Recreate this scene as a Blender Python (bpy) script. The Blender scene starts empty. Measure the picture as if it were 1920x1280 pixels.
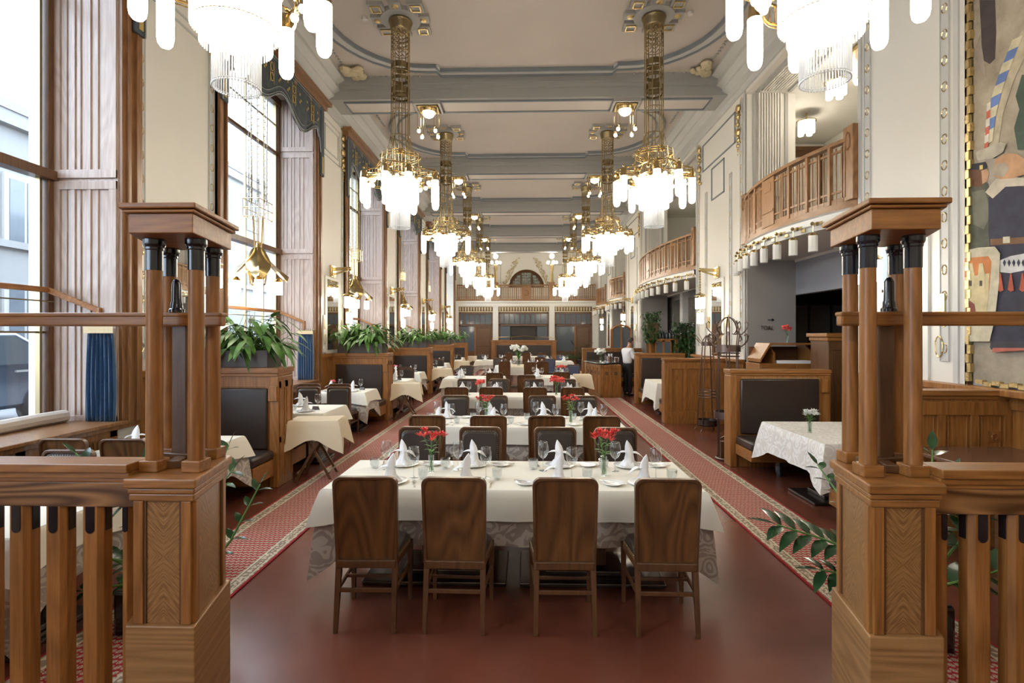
import bpy, math, random
from mathutils import Vector, Matrix
PI = math.pi; R = math.radians
random.seed(7)
SC = bpy.context.scene
COL = SC.collection
# ---------------------------------------------------------------- camera
EYE = 1.87; YAW = math.atan(27/1000)
cd = bpy.data.cameras.new('camera'); cam = bpy.data.objects.new('camera', cd); COL.objects.link(cam)
cam.location = (0, 0, EYE); cam.rotation_euler = (R(90), 0, YAW)
cd.sensor_width = 36; cd.lens = 36*1000/1920; cd.shift_x = 0; cd.shift_y = -12/1920
cd.clip_start = .05; cd.clip_end = 200
SC.camera = cam
# ---------------------------------------------------------------- world / exposure
SKY = 5.0; LAMP = 11.0
w = bpy.data.worlds.new('world'); SC.world = w; w.use_nodes = True
bg = w.node_tree.nodes['Background']; bg.inputs[0].default_value = (.74, .86, 1, 1); bg.inputs[1].default_value = SKY
SC.view_settings.view_transform = 'Standard'; SC.view_settings.look = 'None'
SC.view_settings.exposure = 1.08; SC.view_settings.gamma = 1; SC.view_settings.use_curve_mapping = False
cy = SC.cycles
cy.max_bounces = 7; cy.diffuse_bounces = 4; cy.glossy_bounces = 3; cy.transmission_bounces = 4; cy.transparent_max_bounces = 24
cy.sample_clamp_indirect = 4; cy.sample_clamp_direct = 0; cy.caustics_reflective = False; cy.caustics_refractive = False
cy.use_denoising = True; cy.blur_glossy = 1.0
BAYS = [3.94+5.2*k for k in range(6)]
PIERS = [1.34+5.2*k for k in range(6)]          # 1.34 6.54 11.74 16.94 22.14 27.34
for c in [-1.26]+BAYS:                          # daylight through six windows and an added unseen one: sky portals in the openings
    ld = bpy.data.lights.new('window_portal', 'AREA'); ld.shape = 'RECTANGLE'; ld.size = 3.2; ld.size_y = 5.6; ld.cycles.is_portal = True
    lo = bpy.data.objects.new('window_portal', ld); COL.objects.link(lo); lo.location = (-5.2, c, 3.8); lo.rotation_euler = (0, R(-90), 0)
# ---------------------------------------------------------------- materials
def nmat(name):
    m = bpy.data.materials.new(name); m.use_nodes = True
    nt = m.node_tree; b = nt.nodes['Principled BSDF']
    return m, nt, b
def L(nt, a, b): nt.links.new(a, b)
def mat(name, c, rough=.5, metal=0, bump=0, bscale=60, vary=0, vscale=3, emit=None, es=0, coat=0, spec=.5, sub=0):
    m, nt, b = nmat(name)
    b.inputs['Base Color'].default_value = (*c, 1); b.inputs['Roughness'].default_value = rough; b.inputs['Metallic'].default_value = metal
    b.inputs['Specular IOR Level'].default_value = spec; b.inputs['Coat Weight'].default_value = coat; b.inputs['Coat Roughness'].default_value = .12
    if emit: b.inputs['Emission Color'].default_value = (*emit, 1); b.inputs['Emission Strength'].default_value = es
    if bump or vary:
        tc = nt.nodes.new('ShaderNodeTexCoord')
    if vary:
        n = nt.nodes.new('ShaderNodeTexNoise'); n.inputs['Scale'].default_value = vscale; n.inputs['Detail'].default_value = 5; L(nt, tc.outputs['Object'], n.inputs['Vector'])
        r = nt.nodes.new('ShaderNodeValToRGB'); r.color_ramp.elements[0].position = .3; r.color_ramp.elements[1].position = .7
        r.color_ramp.elements[0].color = (*[x*(1-vary) for x in c], 1); r.color_ramp.elements[1].color = (*[min(1, x*(1+vary*.6)) for x in c], 1)
        L(nt, n.outputs['Fac'], r.inputs['Fac']); L(nt, r.outputs['Color'], b.inputs['Base Color'])
    if bump:
        n = nt.nodes.new('ShaderNodeTexNoise'); n.inputs['Scale'].default_value = bscale; n.inputs['Detail'].default_value = 3; L(nt, tc.outputs['Object'], n.inputs['Vector'])
        bp = nt.nodes.new('ShaderNodeBump'); bp.inputs['Strength'].default_value = bump; bp.inputs['Distance'].default_value = .01
        L(nt, n.outputs['Fac'], bp.inputs['Height']); L(nt, bp.outputs['Normal'], b.inputs['Normal'])
    return m
def wood(name, dark, light, axis='Z', rough=.38, wave=.5, scale=1.0, coat=.0, uv=False, vein=None):
    m, nt, b = nmat(name); N = nt.nodes.new
    tc = N('ShaderNodeTexCoord'); oi = N('ShaderNodeObjectInfo')
    mp = N('ShaderNodeMapping'); s = {'X': (1.2, 22, 22), 'Y': (22, 1.2, 22), 'Z': (22, 22, 1.2)}[axis]
    mp.inputs['Scale'].default_value = [v*scale for v in s]
    ad = N('ShaderNodeVectorMath'); ad.operation = 'ADD'; sc_ = N('ShaderNodeMath'); sc_.operation = 'MULTIPLY'; sc_.inputs[1].default_value = 37
    L(nt, oi.outputs['Random'], sc_.inputs[0]); L(nt, tc.outputs['UV' if uv else 'Object'], mp.inputs['Vector'])
    L(nt, mp.outputs['Vector'], ad.inputs[0]); L(nt, sc_.outputs[0], ad.inputs[1])
    n1 = N('ShaderNodeTexNoise'); n1.inputs['Scale'].default_value = 2.2; n1.inputs['Detail'].default_value = 6; n1.inputs['Roughness'].default_value = .65; L(nt, ad.outputs[0], n1.inputs['Vector'])
    mp2 = N('ShaderNodeMapping'); s2 = {'X': (.35, 2.4, 2.4), 'Y': (2.4, .35, 2.4), 'Z': (2.4, 2.4, .35)}[axis]; mp2.inputs['Scale'].default_value = [v*scale for v in s2]
    ad2 = N('ShaderNodeVectorMath'); ad2.operation = 'ADD'
    L(nt, tc.outputs['UV' if uv else 'Object'], mp2.inputs['Vector']); L(nt, mp2.outputs['Vector'], ad2.inputs[0]); L(nt, sc_.outputs[0], ad2.inputs[1])
    n2 = N('ShaderNodeTexNoise'); n2.inputs['Scale'].default_value = 1.6; n2.inputs['Detail'].default_value = 1; L(nt, ad2.outputs[0], n2.inputs['Vector'])
    mu = N('ShaderNodeMath'); mu.operation = 'MULTIPLY'; mu.inputs[1].default_value = 26; L(nt, n2.outputs['Fac'], mu.inputs[0])
    fr = N('ShaderNodeMath'); fr.operation = 'PINGPONG'; fr.inputs[1].default_value = 1; L(nt, mu.outputs[0], fr.inputs[0])
    mx = N('ShaderNodeMix'); mx.inputs[0].default_value = wave; L(nt, n1.outputs['Fac'], mx.inputs[2]); L(nt, fr.outputs[0], mx.inputs[3])
    r = N('ShaderNodeValToRGB'); r.color_ramp.elements[0].position = .22; r.color_ramp.elements[1].position = .82
    r.color_ramp.elements[0].color = (*dark, 1); r.color_ramp.elements[1].color = (*light, 1)
    L(nt, mx.outputs[0], r.inputs['Fac']); L(nt, r.outputs['Color'], b.inputs['Base Color'])
    b.inputs['Roughness'].default_value = rough; b.inputs['Coat Weight'].default_value = coat; b.inputs['Coat Roughness'].default_value = .2
    bp = N('ShaderNodeBump'); bp.inputs['Strength'].default_value = .12; bp.inputs['Distance'].default_value = .004
    L(nt, n1.outputs['Fac'], bp.inputs['Height']); L(nt, bp.outputs['Normal'], b.inputs['Normal'])
    return m
OD, OL = (.14, .050, .010), (.43, .185, .048)
M = {}
for ax in 'XYZ': M['oak'+ax] = wood('oak_'+ax, OD, OL, ax, wave=.16)
for ax in 'XYZ': M['walnut'+ax] = wood('dark_oak_'+ax, (.06, .026, .011), (.18, .083, .032), ax, rough=.36, wave=.15)
M['veneer'] = wood('chair_veneer', (.062, .024, .008), (.175, .078, .026), 'Z', rough=.33, wave=.42, scale=.9, coat=.15)
M['chairwood'] = wood('chair_wood', (.055, .022, .009), (.15, .065, .024), 'Z', rough=.32, wave=.15, coat=.15)
M['winwood'] = wood('window_reveal_wood', (.30, .21, .165), (.50, .40, .34), 'Z', rough=.33, wave=.2)
M['wincase'] = wood('window_casing_wood', (.12, .05, .018), (.29, .145, .06), 'Z', rough=.35, wave=.2)
M['lightwood'] = wood('balcony_wood', (.17, .078, .028), (.34, .175, .072), 'Z', rough=.42, wave=.3)
M['lightwoodY'] = wood('balcony_wood_y', (.17, .078, .028), (.34, .175, .072), 'Y', rough=.42, wave=.3)
M['lightwoodX'] = wood('balcony_wood_x', (.16, .07, .025), (.31, .155, .062), 'X', rough=.42, wave=.3)
M['kick'] = wood('kick_board_wood', (.20, .095, .030), (.42, .225, .090), 'X', rough=.4, wave=.3, uv=True)
def veneer_match(name):
    m, nt, b = nmat(name); N = nt.nodes.new
    uv = N('ShaderNodeTexCoord'); sp = N('ShaderNodeSeparateXYZ'); L(nt, uv.outputs['UV'], sp.inputs[0])
    ax = N('ShaderNodeMath'); ax.operation = 'ABSOLUTE'; ay = N('ShaderNodeMath'); ay.operation = 'ABSOLUTE'
    L(nt, sp.outputs[0], ax.inputs[0]); L(nt, sp.outputs[1], ay.inputs[0])
    su = N('ShaderNodeMath'); su.operation = 'SUBTRACT'; L(nt, ax.outputs[0], su.inputs[0]); L(nt, ay.outputs[0], su.inputs[1])
    ad = N('ShaderNodeMath'); ad.operation = 'ADD'; L(nt, ax.outputs[0], ad.inputs[0]); L(nt, ay.outputs[0], ad.inputs[1])
    cb = N('ShaderNodeCombineXYZ'); m1 = N('ShaderNodeMath'); m1.operation = 'MULTIPLY'; m1.inputs[1].default_value = 130
    m2 = N('ShaderNodeMath'); m2.operation = 'MULTIPLY'; m2.inputs[1].default_value = 9
    L(nt, su.outputs[0], m1.inputs[0]); L(nt, ad.outputs[0], m2.inputs[0]); L(nt, m1.outputs[0], cb.inputs[0]); L(nt, m2.outputs[0], cb.inputs[1])
    n = N('ShaderNodeTexNoise'); n.inputs['Scale'].default_value = 1; n.inputs['Detail'].default_value = 4; L(nt, cb.outputs[0], n.inputs['Vector'])
    r = N('ShaderNodeValToRGB'); r.color_ramp.elements[0].position = .3; r.color_ramp.elements[1].position = .7
    r.color_ramp.elements[0].color = (.13, .055, .016, 1); r.color_ramp.elements[1].color = (.39, .20, .07, 1)
    L(nt, n.outputs['Fac'], r.inputs['Fac']); L(nt, r.outputs['Color'], b.inputs['Base Color']); b.inputs['Roughness'].default_value = .36
    return m
M['quarter'] = veneer_match('quartered_veneer')
M['wall'] = mat('cream_plaster', (.69, .665, .605), .6, bump=.05, bscale=30, vary=.03, vscale=1)
M['ceil'] = mat('ceiling_plaster', (.52, .47, .425), .7, vary=.05, vscale=.8)
M['mould'] = mat('grey_moulding', (.36, .355, .34), .6)
M['mould2'] = mat('pale_grey_moulding', (.50, .50, .48), .6)
M['mouldblue'] = mat('blue_grey_line', (.20, .225, .25), .6)
M['gilt'] = mat('gilding', (.64, .49, .24), .32, .9, bump=.4, bscale=50)
M['giltpale'] = mat('pale_gilt_plaster', (.58, .50, .33), .5, .25, bump=.4, bscale=40)
M['brass'] = mat('polished_brass', (.60, .46, .23), .22, 1.0)
M['brassdark'] = mat('aged_brass', (.30, .235, .13), .3, 1.0)
M['nickel'] = mat('dark_iron', (.17, .12, .10), .35, .85)
M['silver'] = mat('silver_cutlery', (.75, .74, .72), .15, 1.0)
M['leather'] = mat('dark_leather', (.030, .020, .016), .32, bump=.12, bscale=140, coat=.15)
M['black'] = mat('black_lacquer', (.010, .011, .016), .14, coat=.5)
M['mirror'] = mat('mirror_glass', (.85, .86, .85), .02, 1.0)
M['greybox'] = mat('planter_grey', (.085, .07, .065), .45)
M['velvet'] = mat('blue_velvet', (.004, .055, .15), .75, vary=.3, vscale=30)
M['velvet'].node_tree.nodes['Principled BSDF'].inputs['Sheen Weight'].default_value = .6
M['fringe'] = mat('cream_fringe', (.60, .48, .28), .7)
M['valance'] = mat('blue_grey_fabric', (.050, .064, .078), .8, vary=.25, vscale=8)
M['trimsilver'] = mat('pale_braid', (.22, .24, .24), .6)
M['embroid'] = mat('gold_embroidery', (.50, .36, .12), .5, .3)
M['cloth'] = mat('white_tablecloth', (.80, .76, .66), .8, bump=.03, bscale=300)
M['beige'] = mat('beige_tablecloth', (.68, .57, .40), .85, bump=.05, bscale=250)
M['napkin'] = mat('white_napkin', (.86, .86, .87), .85)
M['china'] = mat('white_china', (.85, .84, .81), .12, coat=.5)
M['red'] = mat('red_petals', (.80, .085, .07), .6, vary=.3, vscale=60)
M['pink'] = mat('pink_petals', (.72, .10, .16), .6, vary=.3, vscale=60)
M['whitepetal'] = mat('white_petals', (.85, .85, .80), .6)
M['stem'] = mat('green_stem', (.11, .24, .05), .5)
M['leafb'] = mat('bright_leaf', (.085, .20, .035), .42, vary=.5, vscale=14)
M['leaf'] = mat('dark_leaf', (.03, .085, .022), .35, vary=.6, vscale=12)
M['leafz'] = mat('glossy_leaf', (.022, .065, .022), .22, vary=.4, vscale=9, coat=.3)
M['soil'] = mat('soil', (.03, .02, .015), .9)
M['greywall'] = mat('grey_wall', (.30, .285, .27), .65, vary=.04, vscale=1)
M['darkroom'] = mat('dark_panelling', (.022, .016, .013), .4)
M['greyblue'] = mat('grey_blue_beam', (.30, .31, .34), .6)
M['marble'] = mat('grey_plinth', (.28, .27, .25), .3)
M['counter'] = mat('dark_marble', (.03, .045, .04), .12, vary=.5, vscale=6)
M['skin'] = mat('skin', (.50, .27, .19), .5)
M['hair'] = mat('dark_hair', (.045, .022, .014), .6)
M['shirt'] = mat('white_shirt', (.80, .80, .82), .8)
M['trouser'] = mat('black_trousers', (.012, .012, .015), .8)
M['carpaint'] = mat('car_paint', (.05, .07, .11), .2, .3, coat=.8)
M['tyre'] = mat('tyre_rubber', (.02, .02, .02), .8)
M['alloy'] = mat('alloy_wheel', (.6, .62, .65), .3, .8)
M['carglass'] = mat('car_glass', (.10, .12, .14), .08)
M['asphalt'] = mat('asphalt', (.13, .13, .135), .8)
M['facade'] = mat('pale_facade', (.20, .20, .195), .8)
M['facade2'] = mat('white_facade', (.32, .315, .30), .8)
M['roof'] = mat('roof_slate', (.20, .19, .20), .8)
M['winext'] = mat('facade_window', (.10, .12, .14), .1)
M['bag'] = mat('crumpled_paper', (.55, .50, .45), .7, bump=.5, bscale=20)
M['bottle'] = mat('dark_bottle_glass', (.03, .035, .04), .1, coat=.5)
M['steel'] = mat('steel_bucket', (.6, .6, .62), .2, 1.0)
M['whitewood'] = mat('white_paint', (.66, .65, .61), .5)
M['bluelth'] = mat('blue_leather', (.040, .055, .12), .38, bump=.1, bscale=120, coat=.15)  # dark chair leather with the blue sky reflection put into its colour
def glassmat(name, tint=(1, 1, 1), base=.04, edge=.75, rough=.0):
    m = bpy.data.materials.new(name); m.use_nodes = True; nt = m.node_tree; nt.nodes.clear(); N = nt.nodes.new
    o = N('ShaderNodeOutputMaterial'); t = N('ShaderNodeBsdfTransparent'); t.inputs[0].default_value = (*tint, 1)
    g = N('ShaderNodeBsdfGlossy'); g.inputs['Roughness'].default_value = rough; g.inputs[0].default_value = (1, 1, 1, 1)
    lw = N('ShaderNodeLayerWeight'); lw.inputs[0].default_value = .5; pw = N('ShaderNodeMath'); pw.operation = 'POWER'; pw.inputs[1].default_value = 2.5
    L(nt, lw.outputs['Facing'], pw.inputs[0]); mr = N('ShaderNodeMapRange'); mr.inputs['To Min'].default_value = base; mr.inputs['To Max'].default_value = edge
    L(nt, pw.outputs[0], mr.inputs['Value']); mx = N('ShaderNodeMixShader'); L(nt, mr.outputs[0], mx.inputs[0]); L(nt, t.outputs[0], mx.inputs[1]); L(nt, g.outputs[0], mx.inputs[2])
    L(nt, mx.outputs[0], o.inputs[0]); return m
M['glass'] = glassmat('drinking_glass', (.90, .92, .92), .10, 1.0)
M['pane'] = glassmat('window_pane', (.96, .98, 1), .03, .35)
M['vaseglass'] = glassmat('vase_glass', (.85, .90, .87), .08, .9)
def lampmat(name, c, s, rough=.3, base=(.9, .88, .82)):
    return mat(name, base, rough, emit=c, es=s)
WARM = (1, .86, .62)
M['tube'] = lampmat('lit_glass_tube', (1, .91, .76), LAMP)
M['tier'] = lampmat('lit_glass_tier', (1, .93, .82), LAMP*.33)
M['rod'] = lampmat('crystal_rod', (1, .95, .85), .06, .08, (.42, .44, .46))
M['rodlit'] = lampmat('lit_crystal_rod', (1, .92, .78), .7, .1, (.85, .86, .86))
M['bulb'] = lampmat('lit_bulb', WARM, LAMP*1.6)
M['unlit'] = lampmat('frosted_ribbed_glass', (1, .96, .88), .03, .25, (.60, .58, .53))
def damask(name, c1, c2, scale):
    m, nt, b = nmat(name); N = nt.nodes.new
    tc = N('ShaderNodeTexCoord'); dn = N('ShaderNodeTexNoise'); dn.inputs['Scale'].default_value = scale*.6; L(nt, tc.outputs['Object'], dn.inputs['Vector'])
    mx = N('ShaderNodeVectorMath'); mx.operation = 'MULTIPLY_ADD'; mx.inputs[1].default_value = (.16, .16, .16); L(nt, dn.outputs['Color'], mx.inputs[0]); L(nt, tc.outputs['Object'], mx.inputs[2])
    vo = N('ShaderNodeTexVoronoi'); vo.inputs['Scale'].default_value = scale; L(nt, mx.outputs[0], vo.inputs['Vector'])
    sn = N('ShaderNodeMath'); sn.operation = 'MULTIPLY'; sn.inputs[1].default_value = 26; L(nt, vo.outputs['Distance'], sn.inputs[0])
    si = N('ShaderNodeMath'); si.operation = 'SINE'; L(nt, sn.outputs[0], si.inputs[0])
    n = N('ShaderNodeTexNoise'); n.inputs['Scale'].default_value = scale*1.6; n.inputs['Detail'].default_value = 2; L(nt, mx.outputs[0], n.inputs['Vector'])
    ma = N('ShaderNodeMath'); ma.operation = 'MULTIPLY_ADD'; ma.inputs[1].default_value = .16; L(nt, si.outputs[0], ma.inputs[0]); L(nt, n.outputs['Fac'], ma.inputs[2])
    r = N('ShaderNodeValToRGB'); r.color_ramp.elements[0].position = .50; r.color_ramp.elements[1].position = .56
    r.color_ramp.elements[0].color = (*c1, 1); r.color_ramp.elements[1].color = (*c2, 1)
    L(nt, ma.outputs[0], r.inputs[0]); L(nt, r.outputs[0], b.inputs['Base Color']); b.inputs['Roughness'].default_value = .55
    return m
M['damask'] = damask('grey_damask', (.36, .31, .27), (.56, .51, .45), 7)
M['damaskw'] = damask('cream_damask', (.66, .62, .56), (.78, .76, .72), 6)
def carpetmat():
    m, nt, b = nmat('runner_carpet'); N = nt.nodes.new
    def mth(op, a, c=None, d=None):
        q = N('ShaderNodeMath'); q.operation = op
        for i, v in enumerate((a, c, d)):
            if v is None: continue
            if isinstance(v, (int, float)): q.inputs[i].default_value = v
            else: L(nt, v, q.inputs[i])
        return q.outputs[0]
    tc = N('ShaderNodeTexCoord'); sp = N('ShaderNodeSeparateXYZ'); L(nt, tc.outputs['UV'], sp.inputs[0])
    u, v = sp.outputs[0], sp.outputs[1]
    row = mth('FLOOR', mth('DIVIDE', v, .05)); off = mth('MULTIPLY', mth('MODULO', row, 2), .5)
    fu = mth('SUBTRACT', mth('FRACT', mth('ADD', mth('DIVIDE', u, .042), off)), .5)
    fv = mth('SUBTRACT', mth('FRACT', mth('DIVIDE', v, .05)), .5)
    tilt = mth('ADD', fu, mth('MULTIPLY', fv, .35))
    dist = mth('ADD', mth('MULTIPLY', mth('MULTIPLY', tilt, tilt), 1.0), mth('MULTIPLY', mth('MULTIPLY', fv, fv), 1.1))
    inner = mth('LESS_THAN', dist, .17)
    n = N('ShaderNodeTexNoise'); n.inputs['Scale'].default_value = 120; n.inputs['Detail'].default_value = 2; L(nt, tc.outputs['UV'], n.inputs['Vector'])
    def mixc(f, a, c):
        q = N('ShaderNodeMix'); q.data_type = 'RGBA'; L(nt, f, q.inputs[0])
        for i, x in ((6, a), (7, c)):
            if isinstance(x, tuple): q.inputs[i].default_value = (*x, 1)
            else: L(nt, x, q.inputs[i])
        return q.outputs[2]
    speck = mth('GREATER_THAN', n.outputs['Fac'], .5)
    beige = mixc(speck, (.26, .15, .12), (.50, .40, .30)); redc = (.30, .022, .026)
    field = mixc(inner, redc, beige)
    au = mth('ABSOLUTE', mth('SUBTRACT', u, .36))
    n2 = N('ShaderNodeTexVoronoi'); n2.inputs['Scale'].default_value = 34; L(nt, tc.outputs['UV'], n2.inputs['Vector'])
    b1 = mixc(mth('GREATER_THAN', n2.outputs['Distance'], .42), (.55, .46, .34), (.25, .19, .14))
    inb = mth('GREATER_THAN', au, .225); c1 = mixc(inb, field, b1)
    ln = mth('LESS_THAN', mth('ABSOLUTE', mth('SUBTRACT', au, .24)), .007); c2 = mixc(ln, c1, (.55, .48, .36))
    ln2 = mth('LESS_THAN', mth('ABSOLUTE', mth('SUBTRACT', au, .318)), .006); c3 = mixc(ln2, c2, (.55, .48, .36))
    ed = mth('GREATER_THAN', au, .338); c4 = mixc(ed, c3, (.28, .018, .022))
    L(nt, c4, b.inputs['Base Color']); b.inputs['Roughness'].default_value = .9; b.inputs['Specular IOR Level'].default_value = .2
    bp = N('ShaderNodeBump'); bp.inputs['Strength'].default_value = .4; bp.inputs['Distance'].default_value = .004; L(nt, n.outputs['Fac'], bp.inputs['Height']); L(nt, bp.outputs['Normal'], b.inputs['Normal'])
    return m
M['carpet'] = carpetmat()
m, nt, b = nmat('red_brown_floor'); N = nt.nodes.new
tc = N('ShaderNodeTexCoord'); n = N('ShaderNodeTexNoise'); n.inputs['Scale'].default_value = 1.2; n.inputs['Detail'].default_value = 8; L(nt, tc.outputs['Object'], n.inputs['Vector'])
r = N('ShaderNodeValToRGB'); r.color_ramp.elements[0].color = (.115, .034, .020, 1); r.color_ramp.elements[1].color = (.180, .056, .034, 1); r.color_ramp.elements[0].position = .3; r.color_ramp.elements[1].position = .75
L(nt, n.outputs['Fac'], r.inputs[0]); L(nt, r.outputs[0], b.inputs['Base Color'])
n3 = N('ShaderNodeTexNoise'); n3.inputs['Scale'].default_value = 9; n3.inputs['Detail'].default_value = 6; L(nt, tc.outputs['Object'], n3.inputs['Vector'])
mr = N('ShaderNodeMapRange'); mr.inputs['To Min'].default_value = .20; mr.inputs['To Max'].default_value = .29; L(nt, n3.outputs['Fac'], mr.inputs['Value']); L(nt, mr.outputs[0], b.inputs['Roughness'])
bp = N('ShaderNodeBump'); bp.inputs['Strength'].default_value = .015; bp.inputs['Distance'].default_value = .002; L(nt, n3.outputs['Fac'], bp.inputs['Height']); L(nt, bp.outputs['Normal'], b.inputs['Normal'])
M['floor'] = m
def stainmat():
    m, nt, b = nmat('painted_wall_ground'); N = nt.nodes.new
    tc = N('ShaderNodeTexCoord'); n = N('ShaderNodeTexNoise'); n.inputs['Scale'].default_value = 2.2; n.inputs['Detail'].default_value = 9; n.inputs['Roughness'].default_value = .7; L(nt, tc.outputs['Object'], n.inputs['Vector'])
    r = N('ShaderNodeValToRGB'); e = r.color_ramp.elements; e[0].position = .3; e[0].color = (.20, .165, .12, 1); e[1].position = .72; e[1].color = (.46, .40, .31, 1); q = e.new(.5); q.color = (.33, .28, .21, 1)
    L(nt, n.outputs['Fac'], r.inputs[0]); L(nt, r.outputs[0], b.inputs['Base Color']); b.inputs['Roughness'].default_value = .8
    return m
M['mural'] = stainmat()
# ---------------------------------------------------------------- mesh builder
class MB:
    def __init__(s): s.v = []; s.f = []; s.uv = None
    def quad(s, a, b_, c, d):
        k = len(s.v); s.v += [tuple(a), tuple(b_), tuple(c), tuple(d)]; s.f.append((k, k+1, k+2, k+3)); return s
    def box(s, x0, x1, y0, y1, z0, z1, rz=0, c=None):
        k = len(s.v); P = [(x0, y0, z0), (x1, y0, z0), (x1, y1, z0), (x0, y1, z0), (x0, y0, z1), (x1, y0, z1), (x1, y1, z1), (x0, y1, z1)]
        if rz:
            cx, cy_ = c or ((x0+x1)/2, (y0+y1)/2); co, si = math.cos(rz), math.sin(rz)
            P = [(cx+(x-cx)*co-(y-cy_)*si, cy_+(x-cx)*si+(y-cy_)*co, z) for x, y, z in P]
        s.v += P; s.f += [(k, k+3, k+2, k+1), (k+4, k+5, k+6, k+7), (k, k+1, k+5, k+4), (k+1, k+2, k+6, k+5), (k+2, k+3, k+7, k+6), (k+3, k, k+4, k+7)]
        return s
    def bar(s, p, q, w_, h=None, up=(0, 0, 1)):
        h = h or w_; p, q = Vector(p), Vector(q); d = (q-p).normalized(); u = Vector(up)
        if abs(d.dot(u)) > .98: u = Vector((0, 1, 0))
        a = d.cross(u).normalized()*w_/2; b_ = a.cross(d).normalized()*h/2; k = len(s.v)
        for o in (p, q): s.v += [tuple(o+sx*a+sy*b_) for sx, sy in ((-1, -1), (1, -1), (1, 1), (-1, 1))]
        s.f += [(k, k+1, k+2, k+3), (k+7, k+6, k+5, k+4)]+[(k+i, k+4+i, k+4+(i+1) % 4, k+(i+1) % 4) for i in range(4)]
        return s
    def lathe(s, prof, c=(0, 0, 0), n=16, sx=1, sy=1, lobes=0, la=0, cap=True):
        k = len(s.v)
        for r_, z in prof:
            for i in range(n):
                a = 2*PI*i/n; rr = r_*(1+la*math.cos(lobes*a)) if lobes else r_
                s.v.append((c[0]+rr*sx*math.cos(a), c[1]+rr*sy*math.sin(a), c[2]+z))
        for j in range(len(prof)-1):
            for i in range(n):
                a = k+j*n+i; b_ = k+j*n+(i+1) % n; s.f.append((a, b_, b_+n, a+n))
        if cap:
            if prof[0][0] > 1e-4: s.f.append(tuple(k+i for i in reversed(range(n))))
            if prof[-1][0] > 1e-4: s.f.append(tuple(k+(len(prof)-1)*n+i for i in range(n)))
        return s
    def tube(s, pts, r_, n=6, closed=False, taper=None):
        pts = [Vector(p) for p in pts]; m_ = len(pts); k = len(s.v)
        up = Vector((0, 0, 1))
        for i, p in enumerate(pts):
            if closed: d = pts[(i+1) % m_]-pts[i-1]
            else: d = pts[min(i+1, m_-1)]-pts[max(i-1, 0)]
            d.normalize()
            u = up if abs(d.dot(up)) < .95 else Vector((1, 0, 0))
            a = d.cross(u).normalized(); b_ = a.cross(d).normalized()
            rr = r_ if taper is None else r_*(1+(taper-1)*i/(m_-1))
            for j in range(n):
                t = 2*PI*j/n; s.v.append(tuple(p+a*rr*math.cos(t)+b_*rr*math.sin(t)))
        for i in range(m_ if closed else m_-1):
            i2 = (i+1) % m_
            for j in range(n): s.f.append((k+i*n+j, k+i2*n+j, k+i2*n+(j+1) % n, k+i*n+(j+1) % n))
        if not closed: s.f += [tuple(k+j for j in range(n)), tuple(k+(m_-1)*n+j for j in reversed(range(n)))]
        return s
    def prism(s, poly, z0, z1, scale_top=1):
        k = len(s.v); n = len(poly); cx = sum(p[0] for p in poly)/n; cy_ = sum(p[1] for p in poly)/n
        s.v += [(x, y, z0) for x, y in poly]+[(cx+(x-cx)*scale_top, cy_+(y-cy_)*scale_top, z1) for x, y in poly]
        s.f += [tuple(range(k+n-1, k-1, -1)), tuple(range(k+n, k+2*n))]+[(k+i, k+(i+1) % n, k+n+(i+1) % n, k+n+i) for i in range(n)]
        return s
    def plate(s, pts, nrm, th):
        """flat polygon given in 3-D, thickened along nrm"""
        k = len(s.v); n = len(pts); o = Vector(nrm)*th
        s.v += [tuple(p) for p in pts]+[tuple(Vector(p)+o) for p in pts]
        s.f += [tuple(range(k+n-1, k-1, -1)), tuple(range(k+n, k+2*n))]+[(k+i, k+(i+1) % n, k+n+(i+1) % n, k+n+i) for i in range(n)]
        return s
    def sphere(s, c, r_, n=10, sz=1, sx=1, sy=1):
        m_ = max(4, n//2); prof = [(r_*math.sin(PI*i/m_), -r_*sz*math.cos(PI*i/m_)) for i in range(m_+1)]
        prof[0] = (r_*.02, prof[0][1]); prof[-1] = (r_*.02, prof[-1][1]); return s.lathe(prof, c, n, sx=sx, sy=sy)
    def grid(s, rows):
        k = len(s.v); n = len(rows[0])
        for r_ in rows: s.v += [tuple(p) for p in r_]
        for i in range(len(rows)-1):
            for j in range(n-1): s.f.append((k+i*n+j, k+i*n+j+1, k+(i+1)*n+j+1, k+(i+1)*n+j))
        return s
    def leaf(s, base, d, length, width, droop=.3, n=4, fold=.15, up=None):
        """leaf blade starting at base towards d (3-D), arching down"""
        d = Vector(d).normalized(); side = d.cross(Vector((0, 0, 1)))
        if side.length < .05: side = Vector((1, 0, 0))
        side.normalize(); nn = side.cross(d).normalized(); p = Vector(base); rows = []
        for i in range(n+1):
            t = i/n; w_ = width*.5*math.sin(PI*min(1, t**.75*.97+.03))**.8 if i not in (0, n) else width*.03
            pt = p+d*length*t+Vector((0, 0, -1))*droop*length*t*t
            rows.append([pt-side*w_+nn*w_*fold, pt, pt+side*w_+nn*w_*fold])
        return s.grid(rows)
    def xf(s, mtx, k=0):
        s.v = s.v[:k]+[tuple(mtx @ Vector(p)) for p in s.v[k:]]; return s
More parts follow.
